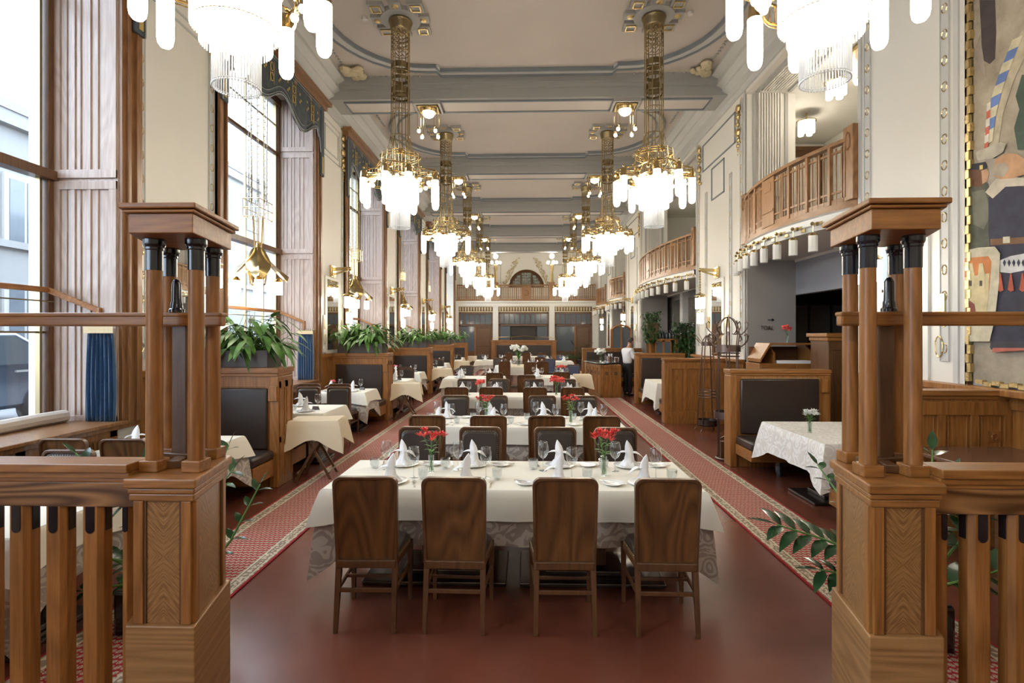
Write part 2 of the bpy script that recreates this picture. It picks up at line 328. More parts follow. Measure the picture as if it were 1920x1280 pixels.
    def obj(s, name, m, parent=None, smooth=35, bevel=0, loc=None, kind=None, label=None, uv=None):
        me = bpy.data.meshes.new(name); me.from_pydata(s.v, [], s.f); me.materials.append(M[m] if isinstance(m, str) else m)
        if uv is not None:
            ul = me.uv_layers.new(name='UVMap')
            for lp in me.loops: ul.data[lp.index].uv = uv(me.vertices[lp.vertex_index].co)
        if smooth:
            me.shade_smooth(); me.set_sharp_from_angle(angle=R(smooth))
        me.update(); o = bpy.data.objects.new(name, me); COL.objects.link(o)
        if parent: o.parent = parent
        if loc: o.location = loc
        if bevel:
            bm_ = o.modifiers.new('bevel', 'BEVEL'); bm_.width = bevel; bm_.segments = 2; bm_.limit_method = 'ANGLE'; bm_.angle_limit = R(40)
        if kind: o['kind'] = kind
        if label: o['label'] = label
        return o
def thing(name, label, cat, loc=(0, 0, 0), rz=0, group=None):
    o = bpy.data.objects.new(name, None); COL.objects.link(o); o.empty_display_size = .1
    o.location = loc; o.rotation_euler = (0, 0, rz); o['label'] = label; o['category'] = cat
    if group: o['group'] = group
    return o
def tag(o, label, cat, group=None):
    o['label'] = label; o['category'] = cat
    if group: o['group'] = group
    return o
def struct(name, mb, m, parent=None, **k): return mb.obj(name, m, parent, kind='structure', **k)
KIDS = {}
def kids(o):
    return [c for c in bpy.data.objects if c.parent == o]
def proto(root):
    """remember a thing's tree so that copying stays cheap"""
    def tree(o): return (o, [tree(c) for c in kids(o)])
    KIDS[root.name] = tree(root); return root
def dup(root, loc=None, rz=None, label=None, group=None, scale=None):
    def cp(node, par):
        o, ch = node; c = o.copy(); COL.objects.link(c)
        if par is not None: c.parent = par; c.matrix_parent_inverse = o.matrix_parent_inverse
        for g in ch: cp(g, c)
        return c
    if root.name not in KIDS: proto(root)
    c = cp(KIDS[root.name], None)
    if loc is not None: c.location = loc
    if rz is not None: c.rotation_euler = (0, 0, rz)
    if label: c['label'] = label
    if group: c['group'] = group
    if scale: c.scale = scale
    return c
class Stock:
    """first place() uses the prototype itself, later ones copy it"""
    def __init__(s, root): s.root = proto(root) if not KIDS.get(root.name) else root; s.used = False
    def put(s, loc, rz=0, label=None, group=None, scale=None):
        if not s.used:
            s.used = True; o = s.root; o.location = loc; o.rotation_euler = (0, 0, rz)
            if label: o['label'] = label
            if group: o['group'] = group
            if scale: o.scale = scale
            return o
        return dup(s.root, loc, rz, label, group, scale)
ORD = ['first', 'second', 'third', 'fourth', 'fifth', 'sixth', 'seventh', 'eighth', 'ninth', 'tenth', 'eleventh', 'twelfth', 'thirteenth', 'fourteenth']
# ================================================================ THE ROOM
WX = 4.33; CZ = 7.35; YB = -4.4; YE = 32.5
struct('floor', MB().box(-5.3, 9.2, YB, 35, -.2, 0), 'floor', smooth=0)
struct('ceiling', MB().box(-5.3, 9.3, YB-.2, 35.2, CZ, CZ+.3), 'ceil', smooth=0)
def ribbon(pts, w_, z0, z1, closed=True):
    """flat moulding of width w_ following pts (2-D) between z0 and z1"""
    mb = MB(); P = [Vector((x, y, 0)) for x, y in pts]; n = len(P); ins, out = [], []
    for i in range(n):
        a = P[(i-1) % n] if closed or i else P[0]; c = P[(i+1) % n] if closed or i < n-1 else P[-1]
        d = (c-a).normalized(); nn = Vector((-d.y, d.x, 0))
        d1 = (P[i]-a); d2 = (c-P[i]); k = 1
        if d1.length > 1e-6 and d2.length > 1e-6:
            k = 1/max(.5, math.cos(d1.angle(d2)/2))
        ins.append(P[i]-nn*w_/2*k); out.append(P[i]+nn*w_/2*k)
    k = 0
    for i in range(n if closed else n-1):
        j = (i+1) % n; q = [ins[i], ins[j], out[j], out[i]]; b0 = len(mb.v)
        mb.v += [(p.x, p.y, z0) for p in q]+[(p.x, p.y, z1) for p in q]
        mb.f += [(b0+3, b0+2, b0+1, b0), (b0+4, b0+5, b0+6, b0+7), (b0, b0+1, b0+5, b0+4), (b0+2, b0+3, b0+7, b0+6)]
    return mb
def oval(c, ax, ay, xm, step):
    P = []; n = 18
    for i in range(n+1):
        t = -PI/2+PI*i/n; P.append((xm+step+ax*math.cos(t), c+ay*math.sin(t)))
    P += [(xm, c+ay), (xm-.07, c+ay+step*1.1), (-xm+.07, c+ay+step*1.1), (-xm, c+ay)]
    for i in range(n+1):
        t = PI/2+PI*i/n; P.append((-xm-step+ax*math.cos(t), c+ay*math.sin(t)))
    P += [(-xm, c-ay), (-xm+.07, c-ay-step*1.1), (xm-.07, c-ay-step*1.1), (xm, c-ay)]
    return P
tn = 1
for c in BAYS:
    a = ribbon(oval(c, 1.52, 1.72, 1.85, .16), .20, CZ-.045, CZ+.01); t1 = struct('trim_%d' % tn, a, 'mould2', smooth=0); tn += 1
    b1 = ribbon(oval(c, 1.62, 1.82, 1.85, .16), .035, CZ-.075, CZ); b1.obj('outer_line', 'mouldblue', t1, smooth=0)
    b2 = ribbon(oval(c, 1.42, 1.62, 1.85, .16), .035, CZ-.075, CZ); b2.obj('inner_line', 'mouldblue', t1, smooth=0)
    # leaf garland line that runs round the corners of the field
    g = MB()
    for sx in (-1, 1):
        for sy in (-1, 1):
            pts = [(sx*2.2, c+sy*2.08), (sx*3.72, c+sy*2.08), (sx*3.72, c+sy*.4)]
            for (xa, ya), (xb, yb_) in zip(pts, pts[1:]):
                ln = math.hypot(xb-xa, yb_-ya); k = int(ln/.11)
                for i in range(k):
                    t = (i+.5)/k; x, y = xa+(xb-xa)*t, ya+(yb_-ya)*t
                    g.sphere((x, y, CZ-.012), .035, 6, .5)
    g.obj('garland', 'mould', t1)
    if c > 5:
        g = MB()
        for sx in (-1, 1):
            for sy in (-1, 1):
                for i in range(13):
                    a_ = random.uniform(0, 6.28); rr = random.uniform(.05, .26)
                    g.sphere((sx*3.55+rr*math.cos(a_), c+sy*1.85+rr*math.sin(a_), CZ-.06), random.uniform(.06, .13), 8, .6)
        g.obj('corner_ornament', 'giltpale', t1)
for c in PIERS+[32.35]:
    t = struct('trim_%d' % tn, MB().box(-WX, WX, c-.39, c+.39, 6.92, CZ+.02).box(-WX, WX, c-.52, c+.52, 7.2, CZ+.01).box(-WX, WX, c-.46, c+.46, 7.12, 7.2), 'mould', smooth=0); tn += 1
    for xa, xb in ((-1.86, 1.86), (-3.95, -2.46), (2.46, 3.95)):
        ribbon([(xa, c-.27), (xb, c-.27), (xb, c+.27), (xa, c+.27)], .03, 6.885, 6.93).obj('soffit_line', 'mouldblue', t, smooth=0)
        MB().box(xa+.03, xb-.03, c-.24, c+.24, 6.905, 6.93).obj('soffit_panel', 'ceil', t, smooth=0)
    for sx in (-1, 1):
        ribbon([(sx*2.16-.27, c-.27), (sx*2.16+.27, c-.27), (sx*2.16+.27, c+.27), (sx*2.16-.27, c+.27)], .05, 6.86, 6.93).obj('lamp_surround', 'mould', t, smooth=0)
PROF = [(4.34, 6.70), (4.29, 6.70), (4.29, 6.76), (4.24, 6.78), (4.24, 6.93), (4.12, 7.0), (4.12, 7.05), (4.0, 7.12), (4.0, 7.2), (3.86, 7.27), (3.86, 7.36), (4.34, 7.36)]
for sx in (-1, 1):
    struct('trim_%d' % tn, MB().plate([(sx*x, YB, z) for x, z in PROF], (0, 1, 0), 35.1-YB), 'mould2', smooth=0); tn += 1
# ---- left wall
wl = MB()
for c in [-3.86]+PIERS: wl.box(-5.3, -WX, c-1, c+1, 0, CZ)
wl.box(-5.3, -WX, 31.5, 35, 0, CZ)
for c in [-1.26]+BAYS: wl.box(-5.3, -WX, c-1.65, c+1.65, 6.65, CZ).box(-5.3, -WX-.06, c-1.65, c+1.65, 0, .93)
struct('wall_left', wl, 'wall', smooth=0)
def ringstrip(name, parent=None, z0=1.6, z1=6.7, step=.27, gm='gilt'):
    s = MB().box(-.055, .055, -.004, .012, z0, z1).box(-.06, -.05, -.004, .02, z0, z1).box(.05, .06, -.004, .02, z0, z1)
    o = s.obj(name, 'mould2', parent, smooth=0); g = MB(); z = z0+step/2
    while z < z1:
        g.tube([(.034*math.cos(t), .014, z+.05*math.sin(t)) for t in [2*PI*i/10 for i in range(10)]], .0065, 4, closed=True); z += step
    g.obj('gilt_rings', gm, o); return o
# window k
def window(c, k):
    hw = 1.6
    w_ = MB()
    for s in (-1, 1):                                          # stepped casing on the room side
        w_.box(-WX-.01, -WX+.05, *sorted((c+s*hw, c+s*(hw+.25))), .93, 6.66)
        w_.box(-WX, -WX+.085, *sorted((c+s*(hw+.05), c+s*(hw+.09))), .93, 6.66)
        w_.box(-WX, -WX+.085, *sorted((c+s*(hw+.17), c+s*(hw+.25))), .93, 6.66)
    w_.box(-WX-.02, -WX+.16, c-1.95, c+1.95, 6.56, 6.68).box(-WX-.02, -WX+.24, c-2.0, c+2.0, 6.66, 6.74).box(-WX-.02, -WX+.10, c-1.9, c+1.9, 6.46, 6.57)
    w_.box(-WX-.02, -WX+.06, c-1.85, c+1.85, .88, .93)
    o = struct('window_%d' % k, w_, 'wincase', bevel=.006)
    for s in (-1, 1):
        y0 = c+s*hw; p = MB(); p.box(-5.02, -WX+.01, *sorted((y0-s*.008, y0+s*.05)), .93, 6.66)
        def rail(x0, x1, z0, z1, th=.018): p.box(x0, x1, *sorted((y0, y0-s*(th+.008+.0015*random.random()+(.002 if x1-x0 > .3 else 0)))), z0, z1)
        for za, zb in ((.93, 3.50), (3.53, 5.56), (5.6, 6.62)):
            rail(-5.02, -4.94, za, zb); rail(-4.41, -WX, za, zb)
            rail(-5.02, -WX, za, za+.09); rail(-5.02, -WX, zb-.09, zb)
            for xx in (-4.80, -4.63): rail(xx-.022, xx+.022, za, zb, .014)
            for xx in (-4.87, -4.72, -4.53): p.box(xx-.004, xx+.004, *sorted((y0, y0-s*.022)), za+.09, zb-.09)
        p.obj('reveal_panel', 'winwood', o, smooth=0, bevel=.003)
    fr = MB()
    for y in (c-hw, c+hw-.09): fr.box(-5.1, -5.0, y, y+.09, .93, 6.62)
    fr.box(-5.1, -4.98, c-hw, c+hw, 6.5, 6.64).box(-5.1, -5.0, c-hw, c+hw, .93, 1.05).box(-5.11, -4.96, c-hw, c+hw, 3.50, 3.60)
    fr.box(-5.09, -5.02, c-hw, c+hw, 5.5, 5.56)
    fr.obj('sash_frame', 'walnutZ', o, smooth=0, bevel=.004)
    b_ = MB(); n = 5
    for i in range(1, n):
        y = c-hw+2*hw*i/n; b_.box(-5.08, -5.04, y-.012, y+.012, 3.6, 6.5).box(-5.08, -5.04, y-.012, y+.012, 1.05, 3.5)
    for s in (-1, 1): b_.box(-5.08, -5.03, *sorted((c+s*(hw-.13), c+s*(hw-.16))), 1.05, 6.5)
    for z in (1.9, 6.1): b_.box(-5.075, -5.045, c-hw, c+hw, z-.01, z+.01)
    b_.obj('glazing_bar', 'brassdark', o, smooth=0)
    MB().box(-5.062, -5.058, c-hw+.05, c+hw-.05, 1.0, 6.55).obj('glass_pane', 'pane', o, smooth=0)
    MB().box(-5.05, -WX+.10, c-hw-.02, c+hw+.02, .93, .965).obj('window_sill', 'wincase', o, smooth=0, bevel=.006)
    pn = MB().box(-WX-.06, -WX-.03, c-hw, c+hw, 0, .93).box(-WX-.04, -WX, c-hw, c+hw, .8, .9).box(-WX-.04, -WX, c-hw, c+hw, 0, .12)
    for i in range(4): pn.box(-WX-.04, -WX, c-hw+i*1.03, c-hw+i*1.03+.1, 0, .9)
    pn.obj('apron_panel', 'oakZ', o, smooth=0, bevel=.004)
    gr = MB()
    for i in range(3):
        for j in range(18):
            y = c-hw+.15+i*1.03+j*.05; gr.box(-WX-.03, -WX-.022, y, y+.012, .15, .78)
    gr.obj('radiator_grille', 'brassdark', o, smooth=0)
    # timber guard rail across the window, bent back to the reveal
    g = MB()
    for s in (-1, 1):
        g.bar((-4.98, c+s*(hw-.12), 2.34), (-4.52, c+s*(hw-.02), 2.13), .05, .055)
        g.bar((-4.52, c+s*(hw-.02), 2.16), (-4.52, c+s*(hw-.02), 1.98), .05, .05)
    g.bar((-4.98, c-hw+.12, 2.34), (-4.98, c+hw-.12, 2.34), .05, .055)
    gg = g.obj('guard_rail', 'oakY', o, smooth=0, bevel=.005)
    MB().tube([(-4.94, c-hw+.1, 2.22), (-4.94, c+hw-.1, 2.22)], .008).tube([(-4.6, c+s*(hw-.02), 1.97) if 0 else (-4.66, c+hw-.03, 1.97), (-4.30, c+hw-.03, 1.97)], .009).obj('rail_rod', 'brassdark', gg)
    return o
for k, c in enumerate(BAYS): window(c, k+1)
window(-1.26, 8)  # unseen window added behind the camera to brighten the front pillars
# pier trims, mirrors
def pier_left(c, n):
    o = struct('trim_%d' % n, MB().box(-WX, -WX+.04, c-.75, c+.75, 0, 1.45).box(-WX, -WX+.07, c-.76, c+.76, 1.40, 1.47), 'oakZ', smooth=0, bevel=.004)
    for s in (-1, 1):
        q = ringstrip('ring_border', o); q.rotation_euler = (0, 0, R(-90)); q.location = (-WX, c+s*.67, 0)
        g = MB(); z = 6.55
        for r_, dz in ((.085, .16), (.07, .14), (.10, .22), (.06, .12), (.075, .12), (.05, .1), (.035, .1), (.03, .08), (.02, .06)):
            g.sphere((.03, random.uniform(-.015, .015), z-dz/2), r_, 8, .9, sx=.5); z -= dz
        for i in range(14): g.sphere((.02, random.uniform(-.09, .09), random.uniform(5.7, 6.5)), random.uniform(.02, .04), 6)
        g.obj('gilt_festoon', 'gilt', o, loc=(-WX+.01, c+s*.67, 0))
    f = MB()
    for y0, y1, z0, z1 in ((-.5, .5, 5.75, 6.55), (-.4, .4, 5.87, 6.43)):
        for a in ((y0, y1, z0, z0+.025), (y0, y1, z1-.025, z1), (y0, y0+.025, z0, z1), (y1-.025, y1, z0, z1)): f.box(-WX, -WX+.02, c+a[0], c+a[1], a[2], a[3])
    f.obj('frieze_panel', 'mould2', o, smooth=0)
    f = MB().box(-WX, -WX+.03, c-.42, c+.42, 1.47, 3.15).box(-WX, -WX+.045, c-.58, c-.44, 1.5, 2.3).box(-WX, -WX+.045, c+.44, c+.58, 1.5, 2.3)
    f.obj('mirror_frame', 'wall', o, smooth=0, bevel=.005)
    f = MB()
    for s in (-1, 1):
        f.tube([(-WX+.05, c+s*.51+.05*math.cos(t), 1.78+.11*math.sin(t)) for t in [2*PI*i/14 for i in range(14)]], .008, 4, closed=True)
        f.box(-WX+.04, -WX+.052, c+s*.51-.03, c+s*.51+.03, 2.0, 2.22)
    f.obj('gilt_relief', 'gilt', o)
    MB().box(-WX+.028, -WX+.036, c-.33, c+.33, 1.55, 3.08).obj('mirror', 'mirror', o, smooth=0)
for c in PIERS[1:]: pier_left(c, tn); tn += 1
# ---- right wall
OPEN = [(7.06, 10.66), (13.7, 20.2), (23.4, 27.0), (28.9, 32.3)]
ZO = 6.62
wr = MB(); ys = [YB]+[y for o in OPEN for y in o]+[35]
for i in range(0, len(ys), 2):
    if i == 0: wr.box(WX+.06, 5.3, YB, 5.37, 0, CZ).box(WX, 5.3, 5.37, ys[1], 0, CZ)
    else: wr.box(WX, 5.3, ys[i], ys[i+1], 0, CZ)
for a, b_ in OPEN: wr.box(WX, 5.3, a, b_, ZO, CZ)
struct('wall_right', wr, 'wall', smooth=0)
def pier_right(y0, y1, n, mir=True):
    o = struct('trim_%d' % n, MB().box(WX-.02, WX+.01, y0, y0+.06, 0, 6.7).box(WX-.02, WX+.01, y1-.06, y1, 0, 6.7), 'mould2', smooth=0)
    ss = [y0+.18, y1-.18]+([y0+.75, y1-.75] if y1-y0 > 2.5 else [])
    for i, y in enumerate(ss):
        q = ringstrip('ring_border', o, gm='gilt' if i < 2 else 'giltpale', z1=6.6 if i < 2 else 5.3); q.rotation_euler = (0, 0, R(90)); q.location = (WX, y, 0)
    c = (y0+y1)/2
    if y1-y0 > 1.8:
        for y in (y0+.3, y1-.3):
            g = MB(); z = 6.55
            for r_, dz in ((.10, .18), (.075, .15), (.06, .14), (.10, .2), (.06, .12), (.05, .1), (.035, .1), (.02, .06)):
                g.sphere((-.03, random.uniform(-.015, .015), z-dz/2), r_, 8, .9, sx=.5); z -= dz
            for i in range(12): g.sphere((-.02, random.uniform(-.09, .09), random.uniform(5.6, 6.5)), random.uniform(.02, .045), 6)
            g.obj('gilt_festoon', 'gilt', o, loc=(WX-.01, y, 0))
        f = MB()
        for a in ((y0+.5, y1-.5, 5.85, 6.5), (c-.4, c+.4, 5.0, 5.75)):
            for q in ((a[0], a[1], a[2], a[2]+.03), (a[0], a[1], a[3]-.03, a[3]), (a[0], a[0]+.03, a[2], a[3]), (a[1]-.03, a[1], a[2], a[3])): f.box(WX-.02, WX, *q)
        f.obj('frieze_panel', 'mouldblue', o, smooth=0)
    if mir:
        MB().box(WX-.03, WX, c-.42, c+.42, 1.2, 3.15).obj('mirror_frame', 'whitewood', o, smooth=0, bevel=.005)
        MB().box(WX-.036, WX-.028, c-.31, c+.31, 1.3, 3.05).obj('mirror', 'mirror', o, smooth=0)
        f = MB()
        for s in (-1, 1):
            f.tube([(WX-.02, c+s*.56+.05*math.cos(t), 1.75+.11*math.sin(t)) for t in [2*PI*i/14 for i in range(14)]], .008, 4, closed=True)
            f.box(WX-.025, WX, c+s*.56-.08, c+s*.56+.08, 2.05, 2.3)
        f.obj('gilt_relief', 'gilt', o)
    return o
pier_right(5.45, 7.06, tn); tn += 1
for i in range(3): pier_right(OPEN[i][1], OPEN[i+1][0], tn); tn += 1
# fluted soffits and cream reveals of the gallery openings
for a, b_ in OPEN:
    f = MB().box(WX+.02, 5.28, a-.0, a+.02, 3.55, ZO).box(WX+.02, 5.28, b_-.02, b_, 3.55, ZO)
    t = struct('trim_%d' % tn, f, 'wall', smooth=0); tn += 1
    g = MB()
    for i in range(9):
        x = 4.56+i*.052; g.box(x, x+.03, a+.2, b_-.2, ZO-.03, ZO)
        for y in (a+.035, b_-.055): g.box(x, x+.03, y-.015, y+.02, 4.6, ZO)
    g.obj('fluting', 'wall', t, smooth=0)
    g = MB()
    for x in (4.46, 5.08): g.box(x, x+.06, a+.15, b_-.15, ZO-.035, ZO+.01).box(x, x+.06, b_-.04, b_+.01, 3.55, ZO).box(x, x+.06, a-.01, a+.04, 3.55, ZO)
    g.box(4.5, 5.1, b_-.05, b_, 4.02, 4.08).box(4.5, 5.1, b_-.05, b_, 4.55, 4.59)
    g.obj('reveal_moulding', 'mould', t, smooth=0)
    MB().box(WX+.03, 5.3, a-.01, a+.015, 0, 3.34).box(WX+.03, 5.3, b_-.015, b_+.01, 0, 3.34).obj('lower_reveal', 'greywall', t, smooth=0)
# gallery floor, walls and ceiling behind the openings; dim side room under it
struct('floor_gallery', MB().box(5.28, 9.2, 5.4, 35, 3.30, 3.52), 'wall', smooth=0)
gl = MB().box(7.4, 7.6, 5.4, 35, 3.5, 6.8).box(5.3, 7.6, 5.3, 5.5, 3.5, 6.8)
for y in (13.5, 21.8, 28.0): gl.box(5.3, 7.6, y, y+.2, 3.5, 6.8)
struct('wall_gallery', gl, 'wall', smooth=0)
struct('ceiling_gallery', MB().box(5.25, 7.6, 5.4, 35, 6.63, 6.8), 'wall', smooth=0)
struct('trim_%d' % tn, MB().box(6.5, 6.6, 13.45, 13.5, 3.5, 6.4).box(7.25, 7.35, 13.45, 13.5, 3.5, 6.4).box(6.5, 7.35, 13.44, 13.5, 6.3, 6.45).box(6.45, 7.4, 13.42, 13.5, 6.45, 6.55), 'walnutX', smooth=0); tn += 1
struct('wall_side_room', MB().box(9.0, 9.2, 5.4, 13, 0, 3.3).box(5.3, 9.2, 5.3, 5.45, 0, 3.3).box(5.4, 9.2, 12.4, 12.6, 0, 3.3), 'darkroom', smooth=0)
d = MB()
for i in range(6):
    x = 5.5+i*.5; d.box(x, x+.42, 12.36, 12.42, 1.45, 2.55).box(x, x+.42, 12.36, 12.42, .3, 1.35)
struct('trim_%d' % tn, d, mat('dark_cupboard_glass', (.16, .145, .13), .15), smooth=0); tn += 1
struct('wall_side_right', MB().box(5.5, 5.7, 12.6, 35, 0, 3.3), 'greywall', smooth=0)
struct('trim_%d' % tn, MB().box(5.3, 5.42, 6.5, 12.4, 2.72, 3.3).box(5.3, 5.46, 6.5, 12.4, 2.66, 2.72), 'greyblue', smooth=0); tn += 1
d = MB().box(5.36, 5.5, 13, 35, 0, .5).box(5.36, 5.5, 13, 35, 1.5, 1.62)
for i in range(16): d.box(5.36, 5.5, 13+i*1.4, 13.14+i*1.4, 0, 1.6)
t = struct('trim_%d' % tn, d, 'oakY', smooth=0); tn += 1
MB().box(5.42, 5.5, 13, 35, .5, 1.5).obj('frosted_panel', mat('frosted_panel', (.16, .20, .19), .3), t, smooth=0)
for y in (15.6, 18.1): struct('trim_%d' % tn, MB().box(5.25, 5.5, y, y+.3, 0, 3.3), 'whitewood', smooth=0); tn += 1
struct('trim_%d' % tn, MB().box(5.30, 5.5, 18.6, 19.4, 1.6, 3.1).box(5.30, 5.5, 16.9, 17.6, 1.6, 3.1), mat('patterned_glass', (.09, .085, .07), .2, vary=.7, vscale=12), smooth=0); tn += 1
# wainscot along the right wall
def panels(mb, x0, x1, y, z0, z1, n, face=-1, axis='x', th=.02, st=.07):
    """stiles and rails standing proud of a board: along x at plane y, or along y at plane x"""
    def bx(a, b_, za, zb, t=th):
        if axis == 'x': mb.box(a, b_, *sorted((y, y+face*t)), za, zb)
        else: mb.box(*sorted((y, y+face*t)), a, b_, za, zb)
    bx(x0, x1, z0, z0+.12); bx(x0, x1, z1-.12, z1)
    for i in range(n+1):
        a = x0+(x1-x0-st)*i/n; bx(a, a+st, z0+.002, z1-.002, th-.002)
        if i < n:
            b0 = a+st+.025; b1 = x0+(x1-x0-st)*(i+1)/n-.025; bx(b0, b0+.01, z0+.14, z1-.14, th*.5); bx(b1-.01, b1, z0+.14, z1-.14, th*.5)
for a, b_ in ((YB, 7.06), (10.66, 13.7)):
    w_ = MB().box(WX-.03, WX+.02, a, b_, 0, 1.33).box(WX-.16, WX+.02, a, b_, 1.33, 1.385); panels(w_, a, b_, WX-.03, 0, 1.33, max(3, int((b_-a)/.4)), -1, 'y')
    struct('trim_%d' % tn, w_, 'oakZ', smooth=0, bevel=.004); tn += 1
# ---- back wall behind the camera and end wall
struct('wall_back', MB().box(-5.3, 9.2, YB-.2, YB, 0, CZ), 'wall', smooth=0)
# end: gallery front at YE, wall behind it
AR, AZ = 1.12, 4.98
ew = MB()
ew.box(-WX, -AR, 34.6, 34.8, 0, CZ).box(AR, WX, 34.6, 34.8, 0, CZ)
n = 14
for i in range(n):                                             # wall above the arched window
    a0, a1 = PI*i/n, PI*(i+1)/n; x0, x1 = AR*math.cos(a0), AR*math.cos(a1); z0, z1 = AZ+AR*math.sin(a0), AZ+AR*math.sin(a1)
    k = len(ew.v); ew.v += [(x0, 34.6, z0), (x1, 34.6, z1), (x1, 34.6, CZ), (x0, 34.6, CZ), (x0, 34.8, z0), (x1, 34.8, z1), (x1, 34.8, CZ), (x0, 34.8, CZ)]
    ew.f += [(k, k+1, k+2, k+3), (k+7, k+6, k+5, k+4), (k, k+4, k+5, k+1)]
ew.box(-AR, AR, 34.6, 34.8, 0, AZ)
struct('wall_end', ew, 'wall', smooth=0)
o = struct('window_7', MB().box(-AR, AR, 34.72, 34.76, AZ, AZ+AR).box(-AR, AR, 34.6, 34.76, AZ-.05, AZ+.03), 'walnutX', smooth=0)
a = MB()
for s in (AR-.02, AR-.1): a.tube([(s*math.cos(PI*i/16), 34.6, AZ+s*math.sin(PI*i/16)) for i in range(17)], .045, 4)
for x in (-.35, .35): a.box(x-.03, x+.03, 34.58, 34.64, AZ, AZ+AR-.1)
a.obj('arch_frame', 'walnutX', o)
g = MB()
for x0, x1 in ((-.85, -.4), (-.3, .3), (.4, .85)):
    for i in range(4):
        for j in range(5):
            xa = x0+(x1-x0)*i/4; z = AZ+.06+j*.18
            if math.hypot(max(abs(xa), abs(xa+(x1-x0)/4)), z+.16-AZ) < AR-.1: g.box(xa+.008, xa+(x1-x0)/4-.008, 34.69, 34.72, z+.006, z+.16)
g.obj('leaded_glass', mat('leaded_glass', (.30, .34, .30), .2, vary=.6, vscale=9), o, smooth=0)
g = MB()
for s in (-1, 1):
    for i in range(26):
        t = i/25; x = s*(1.35-.75*t+.12*math.sin(i*1.7)); z = 5.2+1.6*t**.8+.08*math.cos(i*2.3); g.sphere((x, 34.56, z), random.uniform(.04, .10), 6)
    g.tube([(s*(1.5-.9*math.sin(t*1.3)), 34.57, 4.9+1.9*t) for t in [i/8 for i in range(9)]], .03, 5)
struct('trim_%d' % tn, g, 'giltpale'); tn += 1
g = MB()
for s in (-1, 1):
    for x0, x1 in ((1.65, 2.5), (2.65, 3.9)):
        for q in ((x0, x1, 4.0, 4.04), (x0, x1, 6.4, 6.44), (x0, x0+.04, 4.0, 6.4), (x1-.04, x1, 4.0, 6.4)): g.box(*sorted((s*q[0], s*q[1])), 34.56, 34.6, q[2], q[3])
struct('trim_%d' % tn, g, 'mould', smooth=0); tn += 1
# end gallery slab, piers, frieze, screens of doors below
es = MB().box(-WX, WX, YE, 34.6, 3.62, 3.95).box(-WX, WX, YE-.08, YE, 3.84, 3.95)
for x in (-1.88, 1.55): es.box(x-.17, x+.17, YE-.03, YE+.3, 0, 3.62)
es.box(-WX, -4.15, YE, YE+.3, 0, 3.62).box(4.0, WX, YE, YE+.3, 0, 3.62)
struct('trim_%d' % tn, es, 'whitewood', smooth=0, bevel=.01); tn += 1
for i, (x0, x1) in enumerate(((-4.15, -2.05), (-1.71, 1.38), (1.72, 4.0))):
    f = MB().box(x0, x1, YE+.1, YE+.2, 3.28, 3.62); t = struct('trim_%d' % tn, f, 'walnutX', smooth=0); tn += 1
    g = MB(); nn = int((x1-x0)/.17)
    for j in range(nn): g.lathe([(.02, .27), (.06, .2), (.045, .08), (.01, .02)], (x0+.09+j*.17, YE+.08, 3.30), 6)
    g.box(x0, x1, YE+.03, YE+.08, 3.28, 3.32).box(x0, x1, YE+.03, YE+.08, 3.57, 3.6); g.obj('gilt_frieze', 'giltpale', t)
    f = MB().box(x0, x1, YE+.16, YE+.22, 2.55, 3.2)
    d = struct('door_%d' % (i+1), MB().box(x0, x0+.1, YE+.1, YE+.25, 0, 3.25).box(x1-.1, x1, YE+.1, YE+.25, 0, 3.25).box(x0, x1, YE+.1, YE+.25, 2.43, 2.53).box(x0, x1, YE+.1, YE+.25, 3.17, 3.28), 'walnutZ', smooth=0)
    f.obj('transom_glass', 'winext', d, smooth=0)
    if i != 1:
        xm = (x0+x1)/2+(.15 if i else 0); MB().box(xm, x1-.1, YE+.15, YE+.2, 0, 2.43).obj('door_leaf', 'walnutZ', d, smooth=0)
        MB().box(xm-.08, xm, YE+.12, YE+.22, 0, 2.43).obj('mullion', 'oakZ', d, smooth=0)
        q = MB()
        for za, zb in ((.15, 1.1), (1.2, 2.3)): q.box(xm+.1, x1-.2, YE+.13, YE+.15, za, zb)
        q.obj('door_panel', 'walnutX', d, smooth=0, bevel=.01)
        MB().sphere((xm+.06, YE+.11, 1.1), .03, 8).obj('door_knob', 'brass', d)
        MB().box(x0+.1, xm-.08, YE+.16, YE+.2, .9, 2.4).obj('door_glass', 'winext', d, smooth=0)
        MB().box(x0+.1, xm-.08, YE+.15, YE+.2, 0, .9).obj('lower_panel', 'walnutX', d, smooth=0)
    else:
        MB().box(x0+.1, x1-.1, YE+.4, YE+.45, 0, 2.43).obj('serving_hatch', 'darkroom', d, smooth=0)
        for xx in (x0+.12, x1-.72): MB().box(xx, xx+.6, YE+.05, YE+.09, 1.3, 2.4).obj('open_shutter', 'winext', d, smooth=0)
    g = MB()
    for j in range(1, int((x1-x0)/.32)): g.box(x0+j*.32, x0+j*.32+.035, YE+.12, YE+.16, 2.5, 3.2)
    g.obj('transom_bar', 'walnutZ', d, smooth=0)
